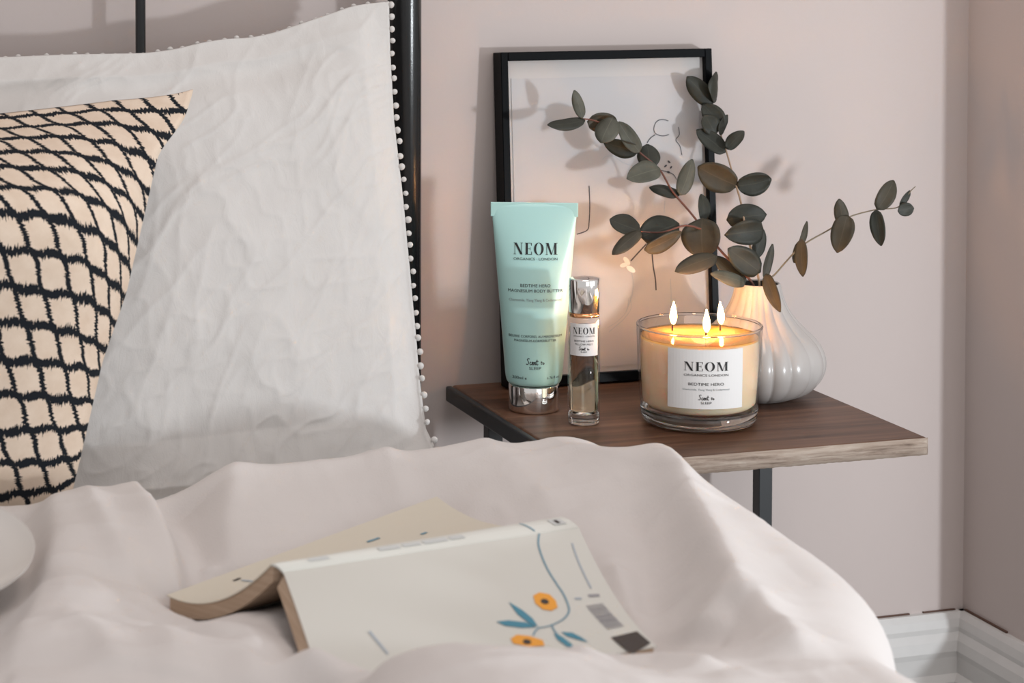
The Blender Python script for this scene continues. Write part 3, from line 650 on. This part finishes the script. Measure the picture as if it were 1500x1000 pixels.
# ------------------------------------------------------------------ candle
KX, KY = .7672, 1.5695
cd = thing('candle', 'three wick cream candle burning in a clear glass tumbler', 'candle', (KX, KY, TZ))
vs, fs = lathe([(.0480, .0140), (.0500, .0400), (.0515, .0790), (.0495, .0790), (.0478, .0400), (.0462, .0150)], KX, KY, TZ, 96)
obj('glass_wall', vs, fs, M['glass'], cd)
vs, fs = lathe([(0, .0004), (.0400, .0004), (.0440, .0012), (.0468, .0040), (.0480, .0138), (.0474, .0140), (.0440, .0122), (.030, .0105), (0, .0100)], KX, KY, TZ, 96)
obj('glass_base', vs, fs, M['glass_thick'], cd, label='thick clear glass base')
vs, fs = lathe([(0, .0125), (.030, .0130), (.0420, .0146), (.0455, .0175), (.0461, .0200), (.0475, .0400), (.0488, .0695), (.0484, .0703), (0, .0703)], KX, KY, TZ, 96)
rim_v, rim_f = lathe([(.0505 + .0012 * math.cos(TAU * k / 12), .0797 + .0012 * math.sin(TAU * k / 12)) for k in range(13)], KX, KY, TZ, 96)
obj('glass_rim', rim_v, rim_f, M['glass_thick'], cd)
wax = obj('wax', vs, fs, M['wax'], cd)
vs, fs = lathe([(0, .0704), (.0440, .0704), (.0472, .0708), (.0487, .0718), (.0490, .0700)], KX, KY, TZ, 96)
obj('melted_wax', vs, fs, M['melt'], cd, label='glossy golden melted wax')
for i, (wx, wy, hh) in enumerate(FLAMES):
    wz = TZ + .0702
    vs, fs = tube_mesh([Vector((wx, wy, wz)), Vector((wx, wy, wz + .004)), Vector((wx + .0006, wy, wz + .0066)), Vector((wx + .0018, wy, wz + .0085))], .00075, .0006, 8)
    w_o = obj('wick', vs, fs, M['wick'], cd)
    pf = [(0, 0), (.0015, .0012), (.0026, .0036), (.0031, .0062), (.0029, .0092), (.0021, .0130), (.0012, .0163), (.0004, .0188), (0, .0196)]
    vs, fs = lathe(pf, 0, 0, 0, 20)
    lx = (.0004, -.0003, -.0012)[i]
    vs = [(wx + .0008 + x + lx * (z / .0196) ** 2, wy + y, wz + .0050 + z * hh / .0205) for x, y, z in vs]
    obj('flame', vs, fs, M['flame'], cd)
kf = -math.atan2(KX, KY) + R(6.5)
def kmap(x, y):
    r_ = .0486 + (y / .0803) * .0031 + .0006; a = kf + x / r_; return (KX + r_ * math.sin(a), KY - r_ * math.cos(a), TZ + y)
n = 24; vs, fs = [], []
for i in range(n + 1):
    x = -.0318 + .0636 * i / n
    for y in (.0215, .0695): q = kmap(x, y); vs.append(q)
    for y in (.0215, .0695):
        q = kmap(x, y); d = Vector((q[0] - KX, q[1] - KY, 0)).normalized() * .0004; vs.append((q[0] - d.x, q[1] - d.y, q[2]))
for i in range(n):
    a = i * 4; b = a + 4; fs += [(a, b, b + 1, a + 1), (a + 3, b + 3, b + 2, a + 2), (a + 1, b + 1, b + 3, a + 3), (a + 2, b + 2, b, a)]
fs += [(0, 1, 3, 2), (n * 4, n * 4 + 2, n * 4 + 3, n * 4 + 1)]
lk = obj('label', vs, fs, M['label'], cd, False, label='white paper label')
def kmap2(x, y):
    q = kmap(x, y); d = Vector((q[0] - KX, q[1] - KY, 0)).normalized() * .0003; return (q[0] + d.x, q[1] + d.y, q[2])
def kline(y, geo, mat='ink'): vs, fs = geo; put_text('lettering', ([(a, b + y) for a, b in vs], fs), kmap2, M[mat], lk)
kline(.0560, neom(.0355, .0072)); kline(.0488, text_geo('ORGANICS LONDON', .0026, .0360)); kline(.0415, text_geo('BEDTIME HERO', .0032, .0285))
kline(.0372, text_geo('Chamomile, Ylang Ylang & Cedarwood', .0022, .0380), 'grey_ink'); kline(.0305, script_scent(.0125, .00045)); kline(.0264, text_geo('SLEEP', .0028, .0085))

# ------------------------------------------------------------------ big white pillow with pom-pom trim
NU, NV = 340, 280
u = np.linspace(0, 1, NU); v = np.linspace(0, 1, NV); UU, VV = np.meshgrid(u, v)
PR = np.array(PILLOW_R); PT = np.array(PILLOW_T)
vz = (PR[:, 2] - PR[0, 2]) / (PR[-1, 2] - PR[0, 2])
xr = np.interp(VV, vz, PR[:, 0]); yr = np.interp(VV, vz, PR[:, 1])
XL = -.16
Xp = XL + (xr - XL) * UU
def sm(a, k=9):
    ker = np.ones(k) / k; return np.apply_along_axis(lambda c: np.convolve(np.pad(c, k // 2, mode='edge'), ker, 'valid'), 0, a)
xt_u = XL + (PR[-1, 0] - XL) * u
zt = np.interp(xt_u, np.concatenate(([XL], PT[:, 0])), np.concatenate(([.83], PT[:, 2])))
zt = np.convolve(np.pad(zt, 4, mode='edge'), np.ones(9) / 9, 'valid'); zt[-1] = PR[-1, 2]; zt[-2] = PR[-1, 2] - .0008
zb = PR[0, 2] - .034 * np.clip((1 - UU[0]) / .12, 0, 1) ** .5
Zp = zb[None, :] + (zt - zb)[None, :] * VV
bu = np.clip(np.sin(np.pi * np.clip(UU, 0, 1)), 0, 1) ** .6 * np.clip(np.sin(np.pi * VV), 0, 1) ** .55
flange = np.clip((1 - UU) / .035, 0, 1) * np.clip((1 - VV) / .05, 0, 1) * np.clip(VV / .05, 0, 1)
bulge = bu * .056 * flange
# creases: long diagonal folds running up to the right, fine crumple everywhere
c_, s__ = math.cos(R(36)), math.sin(R(36))
du = Xp * c_ + Zp * s__; dv = -Xp * s__ + Zp * c_
def lines(a, b, seed, p_=6): return (1 - np.abs(2 * vnoise(a, b, seed) - 1)) ** p_
wx = fbm(Xp * 7, Zp * 7, 5, 3)
cre = .010 * fbm(du * 3.2, dv * 9 + wx * 2, 21, 2) + .007 * fbm(Xp * 12, Zp * 12, 22, 2)
cre = cre + .0014 * lines(du * 3.5, dv * 15 + wx * 2.0, 3) + .0016 * lines(du * 8, dv * 32 + wx * 3.0, 4, 5) + .0013 * lines(du * 16, dv * 58 + wx * 5, 6, 4)
c2, s2_ = math.cos(R(62)), math.sin(R(62)); du2 = Xp * c2 + Zp * s2_; dv2 = -Xp * s2_ + Zp * c2
cre = cre + .0010 * lines(du2 * 12, dv2 * 44 + wx * 4, 9, 5) + .0008 * lines(Xp * 60, Zp * 55, 10, 3) + .0012 * fbm(Xp * 55, Zp * 55, 61, 2)
edge_f = np.clip((1 - UU) / .02, 0, 1) * np.clip((1 - VV) / .03, 0, 1)
Yf = yr - bulge - cre * (.35 + .65 * edge_f)
# folds of the upper border: a dip below the top edge
dip = np.exp(-((VV - .92) / .035) ** 2) * .008 * np.clip((.96 - UU) / .1, 0, 1)
Yf = Yf + dip
Yb = yr + .004 + bulge * .20
vs = np.concatenate([np.stack([Xp, Yf, Zp], -1).reshape(-1, 3), np.stack([Xp, np.maximum(Yb, Yf + .003), Zp], -1).reshape(-1, 3)])
vs[:, 1] = np.minimum(vs[:, 1], 1.7225)
N = NU * NV; fs = grid_faces(NU, NV) + grid_faces(NU, NV, N, True)
rim = list(range(NU)) + [j * NU + NU - 1 for j in range(1, NV)] + [(NV - 1) * NU + i for i in range(NU - 2, -1, -1)] + [j * NU for j in range(NV - 2, 0, -1)]
fs += [(b, a, a + N, b + N) for a, b in zip(rim, rim[1:] + rim[:1])]
pil = thing('pillow', 'large crumpled white pillow with pompom trim against the headboard', 'pillow', (.2, 1.62, .50))
obj('pillow_case', vs.tolist(), fs, M['pillow'], pil)
bm = bmesh.new(); bmesh.ops.create_icosphere(bm, subdivisions=2, radius=.0027); pm = bpy.data.meshes.new('pom_pom'); bm.to_mesh(pm); bm.free()
pm.polygons.foreach_set('use_smooth', [True] * len(pm.polygons)); pm.materials.append(M['pillow'])
def pom(p_):
    o = bpy.data.objects.new('pom_pom', pm); COL.objects.link(o); o.parent = pil; o.location = Vector(p_) - pil.location
    o.rotation_euler = (random.random() * 6, random.random() * 6, 0); k = random.uniform(.85, 1.12); o.scale = (k, k * .9, k)
rv = np.linspace(.01, .995, 34)
for t in rv:
    j = min(NV - 1, int(t * (NV - 1))); pom((Xp[j, -1] + .0022 + random.uniform(-.0006, .0008), Yf[j, -1] + .001, Zp[j, -1] + random.uniform(-.0008, .0008)))
for x in np.arange(.185, .53, .0112):
    i = int(np.argmin(np.abs(Xp[-1] - x))); pom((Xp[-1, i], Yb[-1, i] + .003, Zp[-1, i] - .0012 + random.uniform(-.0012, .0008)))

# ------------------------------------------------------------------ patterned cushion
CR = np.array(CUSH_R); cz = (CR[:, 2] - CR[0, 2]) / (CR[-1, 2] - CR[0, 2])
INT = np.array([(1.478, .505), (1.462, .545), (1.452, .62), (1.450, .690), (1.452, .722), (1.466, .745), (1.505, .763), (1.555, .779), (1.602, .7925)])
NU, NV = 90, 130; v = np.linspace(0, 1, NV); d = np.linspace(0, .46, NU) ** 1.0
DD, VV = np.meshgrid(d, v)
xe = np.interp(VV, cz, CR[:, 0]); ye = np.interp(VV, cz, CR[:, 1]); ze = np.interp(VV, cz, CR[:, 2])
xe, ye = sm(xe, 5), sm(ye, 5)
il = np.concatenate(([0], np.cumsum(np.hypot(*np.diff(INT, axis=0).T)))); il /= il[-1]
# interior profile sampled at equal height share so that rows meet the edge rows
yi = sm(np.interp(VV, il, INT[:, 0]), 7); zi = sm(np.interp(VV, il, INT[:, 1]), 5)
e = np.exp(-DD / .030) * (1 - .0 * VV)
Yc = yi + (ye - yi) * e; Zc = zi + (ze - zi) * e; Xc = xe - DD
Zc = Zc - .012 * np.clip((DD - .06) / .15, 0, 1.2) * VV
Yc = Yc - .007 * fbm(Xc * 14, Zc * 14, 77, 3) * (1 - e)
Yk = ye + .010 * (1 - e)
su = -np.concatenate([np.zeros((NV, 1)), np.cumsum(np.sqrt(np.diff(Xc, axis=1) ** 2 + np.diff(Yc, axis=1) ** 2 + np.diff(Zc, axis=1) ** 2), axis=1)], 1)
ic = NU // 5
sv = np.concatenate([[0], np.cumsum(np.sqrt(np.diff(Yc[:, ic]) ** 2 + np.diff(Zc[:, ic]) ** 2))])
sv = np.repeat(sv[:, None], NU, 1)
uv = np.stack([su + xe, sv], -1).reshape(-1, 2)
vs = np.concatenate([np.stack([Xc, Yc, Zc], -1).reshape(-1, 3), np.stack([Xc, np.maximum(Yk, Yc + .003), Zc], -1).reshape(-1, 3)])
N = NU * NV; fs = grid_faces(NU, NV, 0, True) + grid_faces(NU, NV, N)
rim = list(range(NU)) + [j * NU + NU - 1 for j in range(1, NV)] + [(NV - 1) * NU + i for i in range(NU - 2, -1, -1)] + [j * NU for j in range(NV - 2, 0, -1)]
fs += [(a, b, b + N, a + N) for a, b in zip(rim, rim[1:] + rim[:1])]
tag(obj('cushion', vs.tolist(), fs, M['ikat'], None, True, [tuple(q) for q in np.concatenate([uv, uv])]), 'cream cushion with black jagged trellis pattern slumped on the white pillow', 'cushion')

# ------------------------------------------------------------------ duvet
def tps(P):
    P = np.array(P); X = P[:, :2] * 10; n = len(P)
    def K(r2): return np.where(r2 > 1e-12, .5 * r2 * np.log(np.maximum(r2, 1e-12)), 0)
    d2 = ((X[:, None] - X[None]) ** 2).sum(-1); A_ = np.zeros((n + 3, n + 3)); A_[:n, :n] = K(d2) + np.eye(n) * .02
    A_[:n, n] = 1; A_[:n, n + 1:] = X; A_[n, :n] = 1; A_[n + 1:, :n] = X.T
    w = np.linalg.solve(A_, np.concatenate([P[:, 2], [0, 0, 0]]))
    def f(x, y):
        q = np.stack([x, y], -1) * 10; s = w[n] + w[n + 1] * q[..., 0] + w[n + 2] * q[..., 1]
        for i in range(n): s = s + w[i] * K(((q - X[i]) ** 2).sum(-1))
        return s
    return f
BN = [Vector(p_) for p_ in BOOK_NEAR]; BF = [Vector(p_) for p_ in BOOK_FAR]
def bil(Q, s, w): return (Q[0] * (1 - s) + Q[1] * s) * (1 - w) + (Q[3] * (1 - s) + Q[2] * s) * w
def near_pt(s, w): return bil(BN, s, w) + Vector((0, 0, (.002 - .010 * s) * 4 * w * (1 - w)))
def far_pt(s, w): return bil(BF, s, w) + Vector((0, 0, -.0125 * 4 * w * (1 - w)))
DZ = (0, -.012, -.016, .002, .003, .0025, .005, -.0015, .003, .0115, -.0105, -.0050, -.0095, .005, .0055, 0, 0, -.002, -.0045, .002, .006, .006, .003)
CT = [(x, y, z + d_) for (x, y, z), d_ in zip(DUV, DZ)]
for s in (0, .33, .66, 1):
    for w in (.25, .6, .95):
        q = near_pt(s, w); CT.append((q.x, q.y, min(q.z - .0115, .5210)))
    for w in (.3, .65, 1.0):
        q = far_pt(s, w); CT.append((q.x, q.y, q.z - .0120))
CT += [(.632, 1.27, .540), (.626, 1.18, .536), (.608, 1.10, .532), (.592, 1.05, .531), (.585, .98, .535), (.57, .85, .53), (.605, 1.385, .561),
       (.2, 1.30, .533), (.22, 1.22, .534), (.16, 1.17, .533),  (.10, 1.25, .509), (.13, 1.22, .513), (.06, 1.30, .522), (.10, 1.36, .534), (.15, 1.0, .548), (.3, .9, .545), (.45, .9, .545), (.0, 1.4, .53), (0, 1.1, .535), (-.2, 1.2, .53), (-.2, .8, .53), (.1, .8, .54), (.4, .75, .54),
       (.53, 1.25, .531), (.545, 1.18, .527), (.53, 1.12, .522), (.55, 1.33, .536), (.50, 1.37, .533), (.33, 1.36, .527)]
fz = tps(CT)
RB, RR = .030, .060
ya = np.concatenate([np.linspace(.55, .9, 30)[:-1], np.linspace(.9, 1.435, 190)]); na = len(ya)
yb_ang = np.linspace(0, R(90), 9)[1:]; yb_dn = np.linspace(.005, .03, 4)
xa = np.concatenate([np.linspace(-.45, .05, 24)[:-1], np.linspace(.05, .57, 190)])
xt = np.linspace(0, 1, 15)[1:]
xang = np.linspace(0, R(90), 16)[1:]; xdn = np.linspace(.01, .30, 26)
NYT = na + len(yb_ang) + len(yb_dn); NXT = len(xa) + len(xt) + len(xang) + len(xdn)
x0f = lambda Y: np.interp(Y, [.55, .98, 1.05, 1.12, 1.18, 1.27, 1.34, 1.40, 1.46], [.54, .556, .584, .621, .633, .635, .612, .592, .580])
Xf = np.zeros((NYT, NXT)); drop = np.zeros_like(Xf); outx = np.zeros_like(Xf); Yv = np.zeros_like(Xf); bdrop = np.zeros_like(Xf)
yrow = np.concatenate([ya, 1.435 + RB * np.sin(yb_ang) * .85, np.full(len(yb_dn), 1.435 + RB * .85)])
brow = np.concatenate([np.zeros(na), RB * (1 - np.cos(yb_ang)), RB + yb_dn])
x0s = x0f(yrow); x0s[:na] = np.convolve(np.pad(x0s[:na], 12, mode='edge'), np.hanning(27)[1:-1] / np.hanning(27).sum(), 'valid')
for j in range(NYT):
    x0 = float(x0s[j])
    xx = np.concatenate([xa, .57 + (x0 - .57) * xt if x0 > .575 else .57 + .004 * xt])
    xs = max(x0, .574)
    Xf[j] = np.concatenate([xx, np.full(len(xang) + len(xdn), xs)])
    outx[j] = np.concatenate([xx * 0, RR * np.sin(xang), np.full(len(xdn), RR)])
    drop[j] = np.concatenate([xx * 0, RR * (1 - np.cos(xang)), RR + xdn])
    Yv[j] = yrow[j]; bdrop[j] = brow[j]
H = fz(Xf, np.minimum(Yv, 1.445))
arc = Xf + outx + drop                                              # cloth coordinate across the side fall
FX_ = np.minimum(Xf + outx * 1.0 + drop * .6, .9)
Dm = np.zeros_like(H)
for poly, amp, wl, wr in RIDGES + VALLEYS:
    Dd, Sd, Tt = polydist(FX_, Yv, poly)
    w = np.where(Sd > 0, wr, wl); fade = np.clip(np.minimum(Tt, 1 - Tt) / .12 + .25, 0, 1)
    Dm += 1.45 * amp * np.exp(-(Dd / w) ** 1.6) * fade
wx = fbm(FX_ * 8, Yv * 8, 3, 3) * .08
Dm += .0055 * fbm(FX_ * 9, Yv * 9, 11, 4) + .0030 * (ridged(FX_ * 9 + wx * 20, Yv * 16, 15, 2) - .35) + .0011 * (ridged(FX_ * 40, Yv * 40, 19, 2) - .3)
Dm -= .0035
Dm += .0022 * (lines(FX_ * 6 + wx * 10, Yv * 13 + wx * 14, 41, 4) - .2)
Dm *= 1 - .65 * np.clip(outx / RR * 1.6, 0, 1)
# keep the cloth under the book from poking through it
inb = np.zeros_like(H)
for Q in (BN, BF):
    c0 = (Q[0] + Q[1] + Q[2] + Q[3]) / 4
    for s in np.linspace(.02, .98, 12):
        for w in np.linspace(.05, .95, 8):
            q = bil(Q, float(s), float(w)); inb = np.maximum(inb, np.exp(-((Xf - q.x) ** 2 + (Yv - q.y) ** 2) / .018 ** 2))
Dm = Dm * (1 - .92 * np.clip(inb * (Yv > 1.055), 0, 1))
nx = np.where(drop > 0, np.sin(np.clip(drop / RR, 0, 1) * math.pi / 2), 0); nz = np.sqrt(1 - nx ** 2)
X3 = Xf + outx + Dm * nx; Z3 = H - drop - bdrop + Dm * nz * (1 - .5 * np.clip(bdrop / RB, 0, 1)); Y3 = Yv
TH = .018
vs = np.concatenate([np.stack([X3, Y3, Z3], -1).reshape(-1, 3), np.stack([Xf + outx * (1 - TH / RR) , np.minimum(Y3, 1.435), H - drop - np.minimum(bdrop, .012) + Dm * nz - TH * nz], -1).reshape(-1, 3)])
N = NXT * NYT; fs = grid_faces(NXT, NYT) + grid_faces(NXT, NYT, N, True)
rim = list(range(NXT)) + [j * NXT + NXT - 1 for j in range(1, NYT)] + [(NYT - 1) * NXT + i for i in range(NXT - 2, -1, -1)] + [j * NXT for j in range(NYT - 2, 0, -1)]
fs += [(b, a, a + N, b + N) for a, b in zip(rim, rim[1:] + rim[:1])]
duv = tag(obj('duvet', vs.tolist(), fs, M['duvet'], None), 'rumpled white duvet spread over the bed below the pillow', 'duvet')

# ------------------------------------------------------------------ open book, face down
bk = thing('book', 'open paperback lying face down on the white duvet, flowers printed on its cover', 'book', tuple((BN[0] + BN[1]) / 2 - Vector((0, 0, .03))))
def sheet(name, f, t0, t1, mat, ns=16, nw=16, s0=0, s1=1, w0=0, w1=1, label=None, splay=0):
    top, bot = [], []
    for j in range(nw + 1):
        for i in range(ns + 1):
            q = f(s0 + (s1 - s0) * i / ns, w0 + (w1 - w0) * j / nw); top.append((q.x, q.y, q.z - t0)); q2 = f(s0 + (s1 - s0) * i / ns - splay * (1 - i / ns), w0 + (w1 - w0) * j / nw); bot.append((q2.x, q2.y, q2.z - t1))
    n1 = ns + 1; N = len(top); fs = grid_faces(n1, nw + 1, 0, True) + grid_faces(n1, nw + 1, N)
    rim = list(range(n1)) + [j * n1 + ns for j in range(1, nw + 1)] + [nw * n1 + i for i in range(ns - 1, -1, -1)] + [j * n1 for j in range(nw - 1, 0, -1)]
    fs += [(a, b, b + N, a + N) for a, b in zip(rim, rim[1:] + rim[:1])]
    return obj(name, top + bot, fs, mat, bk, False, label=label)
back = sheet('back_cover', near_pt, 0, .0007, M['cover'], label='cream cover printed with orange flowers')
front = sheet('front_cover', far_pt, 0, .0007, M['cover_far'])
sheet('page_block', near_pt, .0008, .0085, M['pages'], s0=.004, s1=.994, w1=.985, splay=.024)
sheet('page_block', far_pt, .0008, .0105, M['pages'], s0=.006, s1=.994, w1=.985)
def spine_pt(s, w):
    q = (BN[0] * (1 - s) + BN[1] * s) * (1 - w) + (BF[0] * (1 - s) + BF[1] * s) * w; return q + Vector((0, 0, .0012 * 4 * w * (1 - w)))
sp_o = sheet('spine', spine_pt, -.0003, .0012, M['cover'], 16, 4)
def nmap(s, w): q = near_pt(s, w); return (q.x, q.y, q.z + .0004)
def smap(s, w): q = spine_pt(s, w); return (q.x, q.y, q.z + .0008)
def fill(name, pts, mat, cen=None):
    k = len(pts); c = cen or (sum(p_[0] for p_ in pts) / k, sum(p_[1] for p_ in pts) / k)
    return obj(name, [nmap(*p_) for p_ in pts] + [nmap(*c)], [(i, (i + 1) % k, k) for i in range(k)], M[mat], back, False)
def stroke(name, pts, wm, mat, fm=nmap, par=None, ky=.152):
    vs, fs = ribbon2d([(s * .204, w * ky) for s, w in pts], wm); return obj(name, [fm(x / .204, y / ky) for x, y in vs], fs, M[mat], par or back, False)
stroke('printed_stem', BK_STEM, .0012, 'blue_line'); stroke('printed_stem', BK_TWIG1, .0011, 'blue_line'); stroke('printed_stem', BK_TWIG2, .0011, 'blue_line')
stroke('printed_stem', [(BK_STEM[0][0] - .018, .9), (BK_STEM[0][0] - .008, .12)], .0010, 'blue_line', smap, sp_o, .0075)
for q, c in zip(BK_FLOWERS, BK_FC):
    fill('printed_flower', q, 'orange')
    obj('printed_flower_eye', [(a[0], a[1], a[2] + .0002) for a in (nmap(c[0] + .013 * math.cos(TAU * k / 10), c[1] + .022 * math.sin(TAU * k / 10)) for k in range(10))], [tuple(range(10))], M['dark_print'], back, False)
for q in BK_LEAVES: fill('printed_leaf', q, 'teal')
fill('printed_square', BK_BLACK, 'dark_print')
def bq(Q, a, b): return tuple((Q[0][i] * (1 - a) + Q[1][i] * a) * (1 - b) + (Q[3][i] * (1 - a) + Q[2][i] * a) * b for i in (0, 1))
x = 0.0; rb = random.Random(4); bars_v, bars_f = [], []
while x < 1:
    w_ = rb.choice((.018, .03, .045)); n0 = len(bars_v)
    bars_v += [nmap(*bq(BK_BAR, a, b)) for a, b in ((0, x), (1, x), (1, x + w_), (0, x + w_))]; bars_f.append((n0, n0 + 1, n0 + 2, n0 + 3)); x += w_ + rb.choice((.015, .025, .04))
bo = obj('barcode', bars_v, bars_f, M['bar'], back, False); bo['kind'] = 'stuff'
for q, w_ in zip(BK_TXT, (.0012, .0016)): 
    stroke('small_print', q, w_, 'grey_pale' if 'grey_pale' in M else 'line_pale')
stroke('small_print', BK_NUM[:2], .0022, 'line_pale'); stroke('small_print', BK_NUM[2:], .0032, 'bar')
for a, b, w_, mt in ((.10, .165, .0022, 'faint_print'), (.33, .40, .0022, 'faint_print'), (.41, .47, .0020, 'faint_print'), (.48, .56, .0022, 'faint_print'), (.57, .62, .0020, 'faint_print'), (.93, .975, .0034, 'faint_print'), (.945, .958, .0020, 'dark_print')):
    stroke('small_print', [(a, .5), ((a + b) / 2, .5), (b, .5)], w_, mt, smap, sp_o, .0075)
def fmap(s, w): q = far_pt(s, w); return (q.x, q.y, q.z + .0004)
for q, w_, mt in BK_FAR: stroke('small_print', q, w_, mt, fmap, front)

# ------------------------------------------------------------------ saucer at the left edge of the view
sx, sy = SAUCER[0] - .016, SAUCER[1] - .012; sz = .527
vs, fs = lathe([(0, .0035), (.030, .0035), (.034, .0030), (.040, .0060), (.060, .0120), (.0735, .0165), (.0745, .0175), (.0740, .0158), (.060, .0090), (.040, .0030), (.034, 0), (.031, .0), (0, .0008)], sx, sy, sz, 72)
tl = R(11)
vs = [(x, sy + (y - sy) * math.cos(tl) - (z - sz) * math.sin(tl), sz + .006 + (z - sz) * math.cos(tl) + (y - sy) * math.sin(tl)) for x, y, z in vs]
tag(obj('saucer', vs, fs, M['saucer'], None), 'glossy white saucer at the left of the duvet', 'saucer')
